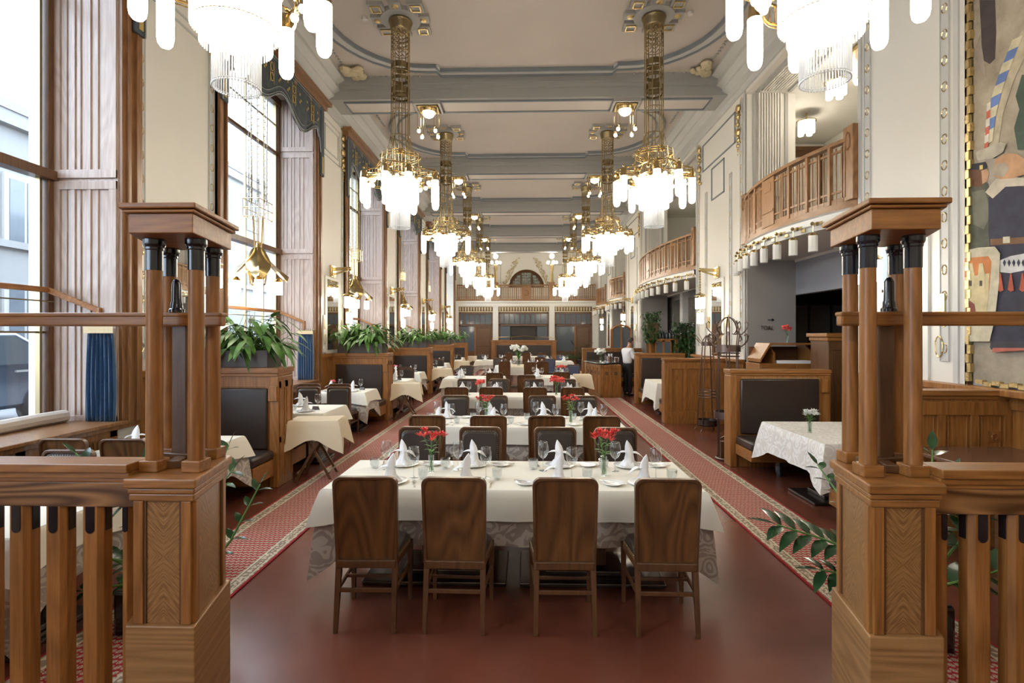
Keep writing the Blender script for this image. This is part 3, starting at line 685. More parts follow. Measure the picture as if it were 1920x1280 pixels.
# ---- outside the windows: street, buildings
struct('floor_street', MB().box(-30, -5.35, -20, 70, .35, .5), 'asphalt', smooth=0)
def building(x, y0, y1, h, m, label, nw):
    b_ = tag(MB().box(x-6, x, y0, y1, .5, h).box(x, x+.25, y0, y1, h-.4, h).box(x, x+.15, y0, y1, 4.4, 4.6).obj('street_building', m, smooth=0), label, 'building')
    z = 1.4
    while z < h-1.5:
        for i in range(nw):
            yy = y0+(y1-y0)*(i+.5)/nw
            f = MB().box(x, x+.08, yy-.65, yy+.65, z-.1, z+1.95).obj('window', 'facade2', b_, smooth=0)
            MB().box(x+.06, x+.1, yy-.5, yy-.05, z, z+1.8).box(x+.06, x+.1, yy+.05, yy+.5, z, z+1.8).obj('pane', 'winext', f, smooth=0)
        z += 3.2
    MB().box(x-6, x+.3, y0, y1, h, h+.25).obj('roof', 'roof', b_, smooth=0)
building(-15, 2, 17, 8.3, 'facade', 'lower pale building across the street behind the nearest window, under open sky', 5)
building(-15.5, 17.2, 34, 10.5, 'facade2', 'taller white building across the street seen through the second window', 6)
building(-16, 34.2, 60, 9.5, 'facade', 'furthest pale building across the street', 7)
# ================================================================ LAMPS
def ring(mb, r_, z, t=.008, n=24, c=(0, 0)):
    return mb.tube([(c[0]+r_*math.cos(2*PI*i/n), c[1]+r_*math.sin(2*PI*i/n), z) for i in range(n)], t, 5, closed=True)
def make_chandelier():
    o = thing('chandelier', 'lit brass chandelier', 'chandelier', (0, 0, 0))
    # origin at the floor under the lamp; z is real height
    rp = MB(); s = .30
    for a in range(4):
        co, si = math.cos(a*PI/2), math.sin(a*PI/2)
        for (x0, x1, y0, y1) in ((.26, .50, -.10, .10), (.20, .46, .20, .46)):
            k = len(rp.v); rp.box(x0, x1, y0, y1, 7.29, 7.36); rp.xf(Matrix.Rotation(a*PI/2, 4, 'Z'), k)
    rp.lathe([(.34, 7.28), (.36, 7.36)], n=24); rp.obj('ceiling_rosette', 'mould', o)
    g = MB()
    for a in range(4):
        k = len(g.v); g.box(.25, .41, .24, .26, 7.27, 7.3).box(.25, .41, .40, .42, 7.27, 7.3).box(.25, .27, .24, .42, 7.27, 7.3).box(.4, .42, .24, .42, 7.27, 7.3).sphere((.4, 0, 7.29), .06, 8, .5)
        g.xf(Matrix.Rotation(a*PI/2, 4, 'Z'), k)
    g.obj('rosette_gilding', 'gilt', o)
    MB().lathe([(.19, 7.30), (.205, 7.25), (.185, 7.20), (.175, 7.12), (.165, 7.10)], n=20).obj('canopy', 'brassdark', o)
    rd = MB()
    for i in range(8):
        a = 2*PI*(i+.5)/8; x, y = .155*math.cos(a), .155*math.sin(a); rd.tube([(x, y, 7.12), (x, y, 4.65)], .0095, 6)
    rd.obj('suspension_rods', 'brass', o)
    bd = MB()
    for z in (6.72, 6.38, 5.72, 5.28): ring(MB(), .155, z, .008).obj('ring_band', 'brassdark', o)
    ring(bd, .155, 7.0, .008)
    for z0, z1 in ((6.44, 6.54), (6.24, 6.30), (6.02, 6.12), (5.94, 5.98)):
        MB().lathe([(.135, z0), (.145, z0), (.145, z1), (.135, z1)], n=16, cap=False).obj('pierced_band', 'brassdark', o)
    for i in range(8):
        a = 2*PI*i/8; ca, sa = math.cos(a), math.sin(a)
        for z in (7.02, 6.95, 6.88, 6.81, 6.74): bd.bar((.13*ca-.04*sa, .13*sa+.04*ca, z), (.15*ca, .15*sa, z+.05), .012).bar((.13*ca+.04*sa, .13*sa-.04*ca, z), (.15*ca, .15*sa, z+.05), .012)
    hc = MB()
    for i in range(6):
        a = 2*PI*i/6; hc.tube([(.07*math.cos(a), .07*math.sin(a), 5.95), (.07*math.cos(a), .07*math.sin(a), 5.72)], .006, 4)
    hc.obj('inner_chains', 'brassdark', o)
    bd.obj('ornamental_bands', 'brassdark', o)
    bk = MB()
    for z in (4.98, 4.94, 4.90): ring(bk, .31, z, .008)
    for i in range(12):
        a = 2*PI*i/12; bk.tube([(.31*math.cos(a), .31*math.sin(a), 5.0), (.34*math.cos(a), .34*math.sin(a), 4.66)], .007, 4)
    for i in range(8):
        a = 2*PI*(i+.5)/8; bk.tube([(.16*math.cos(a), .16*math.sin(a), 5.28), (.24*math.cos(a), .24*math.sin(a), 5.0), (.42*math.cos(a), .42*math.sin(a), 4.72)], .006, 4)
    for i in range(4):
        a = 2*PI*(i+.15)/4; bk.sphere((.31*math.cos(a), .31*math.sin(a), 4.94), .045, 8)
    bk.obj('upper_basket', 'brass', o)
    # wavy four-armed rim: a band whose radius swells at the arms
    def rim(t): return .44+.21*abs(math.cos(2*(t)))**1.5
    bd = MB(); n = 64; pts = [2*PI*i/n for i in range(n)]
    for z, w_ in ((4.66, .012), (4.50, .012), (4.47, .006)): bd.tube([(rim(t)*math.cos(t), rim(t)*math.sin(t), z) for t in pts], w_, 5, closed=True)
    for t in pts:
        x, y = rim(t)*math.cos(t), rim(t)*math.sin(t); bd.tube([(x, y, 4.49), (x, y, 4.66)], .005, 4)
    for i in range(16):
        t = 2*PI*i/16; bd.sphere((rim(t)*1.01*math.cos(t), rim(t)*1.01*math.sin(t), 4.59), .032, 6)
    for i in range(4):
        a = i*PI/2
        for s in (-.5, 0, .5): bd.tube([(.26*math.cos(a+s*.6), .26*math.sin(a+s*.6), 4.64), (.62*math.cos(a+s*.45), .62*math.sin(a+s*.45), 4.64)], .008, 4)
    bd.obj('brass_rim', 'brass', o)
    ct = MB().lathe([(.30, 4.56), (.34, 4.52), (.33, 4.50), (.28, 4.50)], n=24); ct.obj('drum_collar', 'brass', o)
    tubes = []
    for i in range(4):
        for s in (-1, 1):
            a = i*PI/2+s*.30+R(8); x, y = .62*math.cos(a), .62*math.sin(a)
            c_ = MB().lathe([(.03, .14), (.05, .11), (.058, .03), (.062, 0)], (x, y, 4.50), 10).sphere((x, y, 4.68), .022, 6)
            lp = MB().lathe([(.012, -.42), (.035, -.41), (.052, -.385), (.06, -.34), (.06, 0)], (x, y, 4.50), 14).obj('glass_tube_lamp', 'tube', o)
            c_.obj('lamp_cap', 'brass', lp)
    bl = MB()
    for i in range(4):
        for q in (-.18, .18):
            a = i*PI/2+PI/4+q; bl.sphere((.47*math.cos(a), .47*math.sin(a), 4.47), .035, 8)
        for q in (-.12, .12):
            a = i*PI/2+q; bl.sphere((.5*math.cos(a), .5*math.sin(a), 4.47), .035, 8)
    bl.obj('bulbs', 'bulb', o)
    # glass tiers
    def rods(r_, z0, z1, n, t=.0055):
        m_ = MB()
        for i in range(n):
            a = 2*PI*i/n; x, y = r_*math.cos(a), r_*math.sin(a)
            m_.lathe([(t, z0), (t, z1)], (x, y, 0), 4)
        return m_
    rods(.305, 4.14, 4.52, 64).obj('upper_glass_tier', 'rodlit', o, smooth=60)
    rods(.245, 4.02, 4.30, 54).obj('middle_glass_tier', 'rodlit', o, smooth=60)
    MB().lathe([(.03, 4.06), (.22, 4.06), (.23, 4.12), (.27, 4.16), (.28, 4.44)], n=24, cap=False).obj('lit_core', 'tier', o)
    rods(.165, 3.72, 4.06, 50, .0052).obj('lower_glass_tier', 'rod', o, smooth=60)
    bm_ = MB()
    for i in range(50):
        a = 2*PI*i/50; bm_.sphere((.165*math.cos(a), .165*math.sin(a), 3.715), .0085, 5)
    ring(bm_, .165, 3.73, .004); bm_.obj('glass_beads', 'rod', o); ring(MB(), .305, 4.15, .005).obj('tier_ring', 'brass', o)
    return o
ch = Stock(make_chandelier())
wd = ['nearest to the camera', 'second from the camera', 'third from the camera', 'fourth from the camera', 'fifth from the camera', 'furthest down the hall']
for k, c in enumerate(BAYS):
    for s, nm in ((-1, 'window side'), (1, 'balcony side')):
        ch.put((s*2.17, c, 0), 0 if s < 0 else R(180), 'brass chandelier with lit glass tiers, %s row, %s' % (nm, wd[k]), 'tiered chandeliers in two rows')
for s, nm in ((-1, 'window side'), (1, 'balcony side')):
    ch.put((s*2.17, -1.26, 0), 0, 'brass chandelier with lit glass tiers, %s row, behind the viewer' % nm, 'tiered chandeliers in two rows')  # out-of-view pair, added so the entrance pillars get front light
def make_beamlamp():
    o = thing('ceiling_light', 'beam light', 'ceiling light')
    MB().box(-.22, .22, -.22, .22, 6.84, 6.90).lathe([(.19, 6.84), (.17, 6.78), (.15, 6.78)], n=20).obj('base_plate', 'brass', o, bevel=.006)
    MB().sphere((0, 0, 6.78), .135, 16, .8).obj('glass_bowl', 'bulb', o)
    for x in (-.18, .18):
        for y in (-.18, .18):
            r_ = MB()
            for d in (-.03, .03): r_.tube([(x+d, y, 6.84), (x+d, y, 6.38)], .006, 5)
            r_.lathe([(.045, 6.34), (.03, 6.38), (.01, 6.40)], (x, y, 0), 8); h_ = r_.obj('hanging_rods', 'brass', o); MB().sphere((x, y, 6.31), .038, 8).obj('bulb', 'bulb', h_)
    return o
bl = Stock(make_beamlamp())
for k, c in enumerate(PIERS[2:]):
    for s, nm in ((-1, 'left'), (1, 'right')):
        bl.put((s*2.16, c, 0), 0, 'square brass light with glass bowl on the %s ceiling beam, %s side' % (['nearest', 'second', 'third', 'furthest'][k], nm), 'square lights under the ceiling beams')
det = Stock(MB().lathe([(.045, -.03), (.055, -.01), (.055, 0)], n=14).obj('smoke_detector', 'whitewood'))
for s, nm in ((-1, 'left'), (1, 'right')):
    o = det.put((s*(2.17+.62*1), 9.15, CZ), 0); tag(o, 'small round white detector on the ceiling beside the %s rosette' % nm, 'smoke detector')
# hanging window lamps
def lantern(mb, x, y, z, h=.16, r_=.065): return mb.lathe([(r_*.9, -h), (r_, -h+.01), (r_, 0)], (x, y, z), 12)
def make_winlamp():
    o = thing('hanging_lamp', 'window lamp', 'hanging lamp')
    c_ = MB()
    for i in range(8):
        a = 2*PI*i/8; x, y = .13*math.cos(a), .22*math.sin(a)
        c_.tube([(x, y, 6.45), (x*.9, y*.9, 4.2)], .007, 4)
        for j in range(18): c_.sphere((x*.95, y*.95, 4.3+j*.12), .014, 5)
    c_.box(-.15, .15, -.24, .24, 6.43, 6.50); c_.obj('suspension_chains', 'brassdark', o)
    k_ = MB()
    for z in (4.25, 4.1, 3.95):
        k_.tube([(-.14, -.24, z), (.14, -.24, z), (.14, .24, z), (-.14, .24, z)], .007, 4, closed=True)
    for x in (-.14, 0, .14):
        for y in (-.24, -.08, .08, .24): k_.tube([(x, y, 3.95), (x, y, 4.25)], .006, 4)
    for i in range(6):
        a = 2*PI*i/6; k_.tube([(.08*math.cos(a), .12*math.sin(a), 4.0), (.05*math.cos(a), .08*math.sin(a), 3.35)], .008, 5)
    k_.obj('brass_cage', 'brass', o)
    h = MB()
    for i in range(4):
        a = 2*PI*i/4+.5; ca, sa = math.cos(a), math.sin(a)
        rows = []
        for j in range(6):
            t = j/5; rr = .05+.42*t**1.2; z = 3.42-.50*t**.8; ww = .05+.15*math.sin(PI*min(1, t*.9+.1))
            rows.append([(rr*ca-ww*sa, rr*sa+ww*ca, z-.05*t), (rr*ca*1.06, rr*sa*1.06, z+.04), (rr*ca+ww*sa, rr*sa-ww*ca, z-.05*t)])
        h.grid(rows)
    h.lathe([(.02, 3.56), (.05, 3.46), (.12, 3.3), (.17, 3.12), (.10, 3.04), (.04, 2.86), (.01, 2.78)], n=14)
    for i in range(9):
        a = 2*PI*i/9; h.tube([(.15*math.cos(a), .15*math.sin(a), 3.05), (.12*math.cos(a), .12*math.sin(a), 2.82), (.08*math.cos(a), .08*math.sin(a), 2.78)], .009, 4)
    h.obj('brass_hood', 'brass', o)
    for i in range(4):
        a = 2*PI*i/4+.5; x, y = .33*math.cos(a), .33*math.sin(a)
        lp = lantern(MB(), x, y, 2.86, .22).obj('glass_lantern', 'tube', o)
        MB().lathe([(.07, 0), (.05, .04), (.015, .07)], (x, y, 2.86), 10).obj('lantern_cap', 'brass', lp)
    lp = lantern(MB(), 0, 0, 2.66, .20, .08).obj('glass_lantern', 'tube', o)
    MB().lathe([(.085, 0), (.05, .05), (.015, .12)], (0, 0, 2.66), 10).obj('lantern_cap', 'brass', lp)
    return o
wl_ = Stock(make_winlamp())
for k, c in enumerate(BAYS[1:]):
    wl_.put((-4.66, c+.0, -.06), 0, 'brass leaf lamp on long chains in the %s window, counted from the camera' % ['second', 'third', 'fourth', 'fifth', 'sixth'][k], 'chain lamps in the windows')
# pier sconces (both walls)
def make_sconce():
    o = thing('wall_sconce', 'wall sconce', 'wall lamp')
    MB().box(0, .05, -.13, .13, 3.3, 3.56).box(.05, .07, -.10, .10, 3.33, 3.53).bar((.04, 0, 3.48), (.42, 0, 3.50), .05, .07).bar((.04, 0, 3.36), (.40, 0, 3.48), .02, .04).sphere((.40, 0, 3.49), .05, 8).obj('bracket', 'brass', o, bevel=.006)
    c_ = MB().tube([(.40, 0, 3.5), (.40, 0, 2.92)], .012, 5)
    for i in range(8): c_.sphere((.40, 0, 2.98+i*.06), .02, 5)
    c_.lathe([(.15, 2.90), (.10, 2.94), (.03, 2.97)], (.40, 0, 0), 12).tube([(.40, 0, 2.9), (.40, 0, 2.5)], .012, 5); c_.obj('chain', 'brass', o)
    for y, z in ((-.12, 2.86), (.12, 2.86), (0, 2.52)):
        lp = lantern(MB(), .40, y, z, .24, .07).obj('glass_lantern', 'tube', o)
        MB().lathe([(.075, 0), (.05, .03), (.01, .05)], (.40, y, z), 10).obj('lantern_cap', 'brass', lp)
    return o
sc = Stock(make_sconce())
for k, c in enumerate(PIERS[1:]):
    sc.put((-WX, c, -.15), 0, 'brass wall lamp with lit glass cylinders on the %s window pier' % ORD[k], 'wall lamps on the left piers')
for y, nm in ((6.25, 'pier left of the large wall painting'), (12.18, 'white pier behind the coat stands'), (21.8, 'pier above the standing waiter'), (27.95, 'right-hand pier nearest the end gallery')):
    sc.put((WX, y, -.15), PI, 'brass wall lamp with lit glass cylinders on the '+nm, 'wall lamps on the right piers')
# gallery ceiling lamps seen through the nearest balcony opening
def make_gal():
    o = thing('gallery_ceiling_lamp', 'g', 'ceiling light')
    MB().lathe([(.19, 0), (.20, .02), (.1, .04), (.02, .05), (.02, .20)], (0, 0, -.20), 16).obj('brass_plate', 'brass', o)
    for i in range(4):
        a = 2*PI*i/4+.6; lantern(MB(), .12*math.cos(a), .12*math.sin(a), -.2, .26, .055).obj('glass_cylinder', 'tube', o)
    return o
gl_ = Stock(make_gal())
for x, y, nm in ((6.0, 11.6, 'furthest one seen through the nearest opening'), (5.6, 9.8, 'behind the nearest balcony, middle'), (6.0, 17.0, 'behind the second balcony'), (6.0, 25.2, 'behind the third balcony'), (6.0, 30.5, 'behind the last balcony')):
    gl_.put((x, y, 6.63), 0, 'brass gallery ceiling lamp with four lit cylinders, '+nm, 'gallery ceiling lamps')
o = thing('crystal_ceiling_lamp', 'crystal rod lamp with sparkling bulbs on the gallery ceiling behind the nearest balcony', 'ceiling light', (5.65, 9.0, 6.63))
MB().box(-.25, .25, -.25, .25, -.08, 0).obj('brass_plate', 'brass', o)
m_ = MB()
for i in range(20): m_.tube([(.2*math.cos(i*PI/10), .2*math.sin(i*PI/10), -.08), (.2*math.cos(i*PI/10), .2*math.sin(i*PI/10), -.5)], .007, 4)
m_.obj('crystal_rods', 'rodlit', o)
MB().sphere((0, 0, -.55), .09, 10).sphere((.12, .05, -.52), .05, 8).sphere((-.1, .1, -.52), .05, 8).obj('bulbs', 'bulb', o)
# ================================================================ BALCONIES
def bowX(y, a, b_, depth):
    t = (y-a)/(b_-a); return WX-depth*max(0, math.sin(PI*t))**.75
def balcony(a, b_, depth, label, nl, lampname):
    o = thing('balcony', label, 'balcony', (WX, (a+b_)/2, 3.35)); oy = (a+b_)/2
    def P(y, off=0): return (bowX(y, a, b_, depth)-off-WX, y-oy)
    n = 28; ys = [a+.02+(b_-a-.04)*i/n for i in range(n+1)]
    def band(off0, off1, z0, z1, m, nm, bev=0):
        mb = MB(); rows = []
        for y in ys:
            x0, yy = P(y, off0); x1, _ = P(y, off1); rows.append([(x0, yy, z0), (x1, yy, z0), (x1, yy, z1), (x0, yy, z1), (x0, yy, z0)])
        mb.grid(rows); mb.f += [tuple(range(4)), tuple(len(mb.v)-5+i for i in range(4))]
        return mb.obj(nm, m, o, smooth=30)
    # slab (white), stepping out under the timber
    mb = MB(); rows = []
    for y in ys:
        x, yy = P(y, .04); rows.append([(.95, yy, .0), (x+.05, yy, .0), (x+.03, yy, .06), (x, yy, .08), (x, yy, .17), (x-.03, yy, .19), (.95, yy, .19)])
    mb.grid(rows); mb.obj('slab', 'whitewood', o, smooth=30)
    band(0, -.05, .19, .36, 'lightwoodY', 'bottom_rail'); band(.02, -.08, 1.09, 1.14, 'lightwoodY', 'hand_rail'); band(0, -.03, .98, 1.01, 'lightwoodY', 'upper_rail'); band(0, -.03, .44, .47, 'lightwoodY', 'lower_rail')
    nb = int((b_-a)/.10); pos = 0; mid = (a+b_)/2
    for i in range(1, nb):
        y = a+(b_-a)*i/nb; x, yy = P(y)
        if abs(y-mid) < .2: continue
        w_ = .030 if i % 4 == 0 else .010; d = .035 if i % 4 == 0 else .012
        MB().box(x-(.012 if i % 4 == 0 else 0), x+d, yy-w_, yy+w_, .30, 1.10 if i % 4 == 0 else 1.05).obj('baluster', 'lightwood', o, smooth=0)
        if i % 4 == 2: MB().box(x, x+.015, yy-.05, yy+.05, .36, 1.05).obj('baluster', 'lightwood', o, smooth=0)
    x, yy = P(mid); MB().box(x-.01, x+.03, -.2, .2, .3, 1.08).box(x-.025, x, -.19, .19, .52, .56).box(x-.02, x, -.1, .1, .86, 1.0).obj('carved_panel', 'lightwood', o, smooth=0, bevel=.006)
    for y, s in ((a+.1, 1), (b_-.08, -1)):
        x, yy = P(y); q = MB().box(x-.03, x+.06, yy-.11, yy+.11, .3, 1.28); ps = q.obj('end_post', 'lightwood', o, smooth=0, bevel=.008)
        MB().tube([(x-.035, yy+.05*math.cos(t), 1.08+.12*math.sin(t)) for t in [2*PI*i/8 for i in range(8)]], .008, 4, closed=True).obj('carving', 'lightwood', ps)
    # bracket lamps hanging under the slab edge
    for i in range(nl):
        y = a+.05+(b_-a-.1)*(i+.12)/(nl-.76); x = bowX(y, a, b_, depth)-.16
        balst.put((x, y, 3.35), 0, 'small ribbed glass lamp under the %s balcony, %s from its near end' % (lampname, ORD[i]), 'bracket lamps under the %s balcony' % lampname)
    return o
def make_bal_lamp():
    o = thing('bracket_lamp', 'b', 'bracket lamp')
    MB().box(.14, .16, -.05, .05, .02, .14).bar((.15, 0, .10), (0, 0, .06), .03, .03).sphere((-.01, 0, .07), .028, 6).sphere((.06, 0, .07), .03, 6).tube([(0, 0, .06), (0, 0, -.06)], .008, 5).lathe([(.062, -.10), (.05, -.07), (.02, -.05)], n=12).obj('brass_bracket', 'brass', o)
    MB().lathe([(.055, -.32), (.06, -.31), (.06, -.10)], n=16, lobes=8, la=.05).obj('ribbed_glass', 'unlit', o, smooth=50)
    return o
balst = Stock(make_bal_lamp())
balcony(*OPEN[0], .36, 'bowed light oak balcony at upper right, nearest the camera, with carved end post', 10, 'nearest')
balcony(*OPEN[1], .50, 'long bowed oak balcony above the bottle cabinet, second from the camera', 13, 'second')
balcony(*OPEN[2], .36, 'bowed oak balcony above the far right booths, third from the camera', 9, 'third')
balcony(*OPEN[3], .30, 'furthest side balcony, joining the end gallery', 8, 'furthest')
# end gallery balustrade
o = thing('end_balustrade', 'oak balustrade with carved centre panel across the gallery at the hall end', 'balustrade', (0, YE, 3.95))
MB().box(-4.25, 4.2, -.04, .04, 0, .13).obj('bottom_rail', 'lightwoodX', o, smooth=0); MB().box(-4.25, 4.2, -.05, .05, .93, 1.0).obj('hand_rail', 'lightwoodX', o, smooth=0)
MB().box(-4.25, 4.2, -.02, .02, .80, .83).box(-4.25, 4.2, -.02, .02, .22, .25).obj('cross_rail', 'lightwoodX', o, smooth=0)
for i in range(66):
    x = -4.2+i*8.35/65
    if abs(x) < .3 or abs(x+1.88) < .2 or abs(x-1.55) < .2: continue
    wb = .035 if i % 4 == 0 else .022
    MB().box(x-wb, x+wb, -.025, .025, .1, .95).obj('baluster', 'lightwood', o, smooth=0)
for x in (-1.88, 1.55):
    MB().box(x-.18, x+.18, -.12, .12, 0, 1.12).obj('post', 'lightwood', o, smooth=0, bevel=.01)
MB().box(-.3, .3, -.05, .04, .1, .95).sphere((0, -.05, .5), .17, 10, sy=.3).obj('carved_panel', 'lightwood', o, bevel=.01)
for i, x in enumerate((-1.88, 1.55)):
    q = thing('torchere', 'gilt column lamp with lit globes on the %s post of the end gallery' % ['left', 'right'][i], 'lamp', (x, YE, 5.07))
    MB().lathe([(.14, 0), (.09, .1), (.10, .5), (.07, .6), (.12, .9), (.10, 1.1)], n=10).obj('gilt_column', 'gilt', q)
    for j in range(5): MB().sphere((.28*math.cos(j*1.256), .28*math.sin(j*1.256), 1.22), .09, 8).obj('globe', 'tube', q)
    MB().sphere((0, 0, 1.6), .15, 10).obj('globe', 'tube', q)
# ================================================================ RUNNERS
def runner(sx, nm):
    x0 = 2.10*sx; mb = MB(); n = 60; y0, y1 = -1, 30
    rows = []
    for i in range(n+1):
        y = y0+(y1-y0)*i/n; rows.append([(x0, y, .001), (x0, y, .010), (x0+sx*.72, y, .010), (x0+sx*.72, y, .001)])
    if sx < 0: rows = [r_[::-1] for r_ in rows]
    mb.grid(rows); o = mb.obj('carpet_runner', 'carpet', uv=lambda co: (abs(co.x)-2.10, co.y))
    tag(o, 'long patterned red and beige runner on the %s of the centre tables' % nm, 'carpet'); return o
runner(-1, 'window side'); runner(1, 'balcony side')
# ================================================================ ENTRANCE SCREEN (two pillars, railings)
def pillar(sx, nm):
    o = thing('entrance_pillar', 'oak entrance pillar with four columns and flat top at the %s' % nm, 'pillar', (0, 0, 0))
    def F(pts): return [(sx*x, y) for x, y in (pts if sx > 0 else pts[::-1])] if True else pts
    base = [(1.50, 2.37), (1.81, 2.37), (1.99, 2.83), (1.60, 2.83)]
    def grow(P, e):
        cx = sum(p[0] for p in P)/4; cy_ = sum(p[1] for p in P)/4
        return [(x+(e if x > cx else -e), y+(e if y > cy_ else -e)) for x, y in P]
    inn = grow(base, -.022)
    MB().prism(F(inn), .03, 1.16).obj('shaft', 'oakZ', o, smooth=0, bevel=.004)
    MB().prism(F(grow(base, .005)), .0, .555).obj('kick_board', 'kick', o, smooth=0, bevel=.006, uv=lambda co: (co.x*1.0+co.y*.9, co.z*1.0))
    MB().prism(F(grow(base, -.004)), 1.115, 1.15).prism(F(grow(base, .0)), 1.15, 1.175).prism(F(grow(base, .012)), 1.178, 1.22).obj('base_cap', 'oakX', o, smooth=0, bevel=.007)
    # framed quartered veneer on the two visible faces
    def face(p, q, nm_):
        p, q = Vector((sx*p[0], p[1], 0)), Vector((sx*q[0], q[1], 0)); d = (q-p).normalized(); nn = Vector((d.y, -d.x, 0)) if sx > 0 else Vector((-d.y, d.x, 0)); ln = (q-p).length
        def pl(a0, a1, z0, z1, t, m, nm2, uv=None, par=None, bev=.0):
            pts = [p+d*a0+Vector((0, 0, z0)), p+d*a1+Vector((0, 0, z0)), p+d*a1+Vector((0, 0, z1)), p+d*a0+Vector((0, 0, z1))]
            pts = [x-nn*.004 for x in pts]
            return MB().plate(pts, nn, t+.004).obj(nm2, m, par or o, smooth=0, uv=uv, bevel=bev)
        mid = p+d*ln/2
        pan = pl(.05, ln-.05, .56, 1.11, .003, 'quarter', 'veneer_panel', uv=lambda co: ((Vector(co)-mid).dot(d), co.z-.86))
        for a0, a1 in ((0, .045), (ln-.045, ln)): pl(a0, a1, .556, 1.115, .015, 'oakZ', 'stile', par=pan, bev=.003)
        for a0, a1 in ((.045, .056), (ln-.056, ln-.045)): pl(a0, a1, .556, 1.115, .009, 'walnutZ', 'bead', par=pan)
    face(inn[0], inn[1], 'front'); face(inn[3], inn[0], 'side')
    cols = [(1.61, 2.50), (1.80, 2.50), (1.67, 2.80), (1.90, 2.80)]
    cols = [(1.585, 2.52), (1.79, 2.52), (1.665, 2.79), (1.90, 2.79)]
    for x, y in cols:
        x *= sx
        c_ = MB().lathe([(.037, 1.27), (.036, 1.6), (.0345, 2.18)], (x, y, 0), 20).obj('column', 'oakZ', o)
        MB().box(x-.046, x+.046, y-.046, y+.046, 1.22, 1.275).obj('plinth_block', 'oakX', c_, smooth=0, bevel=.005)
        MB().lathe([(.0365, 2.18), (.0365, 2.275), (.040, 2.28), (.040, 2.29), (.044, 2.295), (.047, 2.305), (.047, 2.335)], (x, y, 0), 20, lobes=20//2, la=.012).obj('capital', 'black', c_, smooth=25)
    MB().bar((sx*1.64, 2.66, 1.245), (sx*1.93, 2.72, 1.245), .07, .05).bar((sx*1.72, 2.55, 1.24), (sx*1.76, 2.75, 1.24), .06, .04).obj('base_block', 'walnutX', o, smooth=0, bevel=.005)
    px, py = sx*1.775, 2.72
    MB().box(px-.042, px+.042, py-.042, py+.042, 1.24, 1.96).obj('square_post', 'walnutZ', o, smooth=0, bevel=.01)
    MB().lathe([(.036, 1.985), (.036, 2.0), (.030, 2.005), (.028, 2.03), (.024, 2.04), (.022, 2.13), (.012, 2.15), (.001, 2.155)], (px, py-.06, 0), 16).obj('finial', 'black', o)
    t = [(1.49, 2.35), (1.81, 2.35), (2.02, 2.86), (1.585, 2.86)]
    MB().prism(F(grow(t, -.012)), 2.33, 2.42).obj('top_slab', 'oakX', o, smooth=0, bevel=.004)
    MB().prism(F(grow(t, .004)), 2.42, 2.435).prism(F(grow(t, .016)), 2.437, 2.462).obj('top_moulding', 'oakX', o, smooth=0, bevel=.006)
    if sx < 0: MB().prism(F(grow(t, -.02)), 2.462, 2.468).obj('red_cover', mat('red_felt', (.45, .02, .02), .9), o, smooth=0)
    return o
pillar(-1, 'left of the entrance opening'); pillar(1, 'right of the entrance opening')
for sx, nm in ((-1, 'left'), (1, 'right')):
    o = thing('railing', 'oak balustrade with black-capped balusters running to the %s edge' % nm, 'railing')
    X = lambda a, b_: sorted((sx*a, sx*b_))
    MB().box(*X(1.835, 3.6), 2.40, 2.56, 1.235, 1.275).box(*X(1.835, 3.6), 2.415, 2.545, 1.205, 1.235).box(*X(1.835, 3.6), 2.425, 2.535, 1.185, 1.205).obj('hand_rail', 'oakX', o, smooth=0, bevel=.005)
    MB().box(*X(1.81, 3.6), 2.43, 2.53, 1.07, 1.185).obj('apron_board', wood('cathedral_oak', (.085, .033, .010), (.31, .15, .055), 'X', wave=.75, scale=1.2), o, smooth=0, bevel=.004)
    MB().box(*X(1.835, 3.6), 2.40, 2.56, .06, .16).obj('bottom_rail', 'oakX', o, smooth=0, bevel=.004)
    x = 1.855
    for i in range(10):
        w_ = .028 if i == 0 else .051; xc = 1.868 if i == 0 else 2.035+.177*(i-1)
        b_ = MB().prism([(sx*xc+a, 2.48+q) for a, q in ((-w_+.02, -.045), (w_-.02, -.045), (w_, -.025), (w_, .025), (w_-.02, .045), (-w_+.02, .045), (-w_, .025), (-w_, -.025))], .16, 1.07).obj('baluster', 'oakZ', o, smooth=0, bevel=.002)
        c_ = MB(); hwc = .012 if i == 0 else .021
        c_.plate([(sx*xc-hwc, 2.436, 1.069), (sx*xc-hwc, 2.436, .965)]+[(sx*xc-hwc*math.cos(t), 2.436, .965-hwc*math.sin(t)) for t in [PI*q/8 for q in range(1, 8)]]+[(sx*xc+hwc, 2.436, .965), (sx*xc+hwc, 2.436, 1.069)], (0, -1, 0), .004)
        for e in (-1, 1): c_.box(sx*xc+e*w_-.004, sx*xc+e*w_+.004, 2.462, 2.498, .95, 1.069)
        c_.obj('black_cap', 'black', b_, smooth=0)
    MB().bar((sx*1.53, 2.655, 1.945), (sx*3.6, 2.655, 1.945), .05, .06).bar((sx*1.525, 2.655, 1.972), (sx*3.6, 2.655, 1.972), .06, .022).obj('upper_rail', 'oakX', o, smooth=0, bevel=.008)
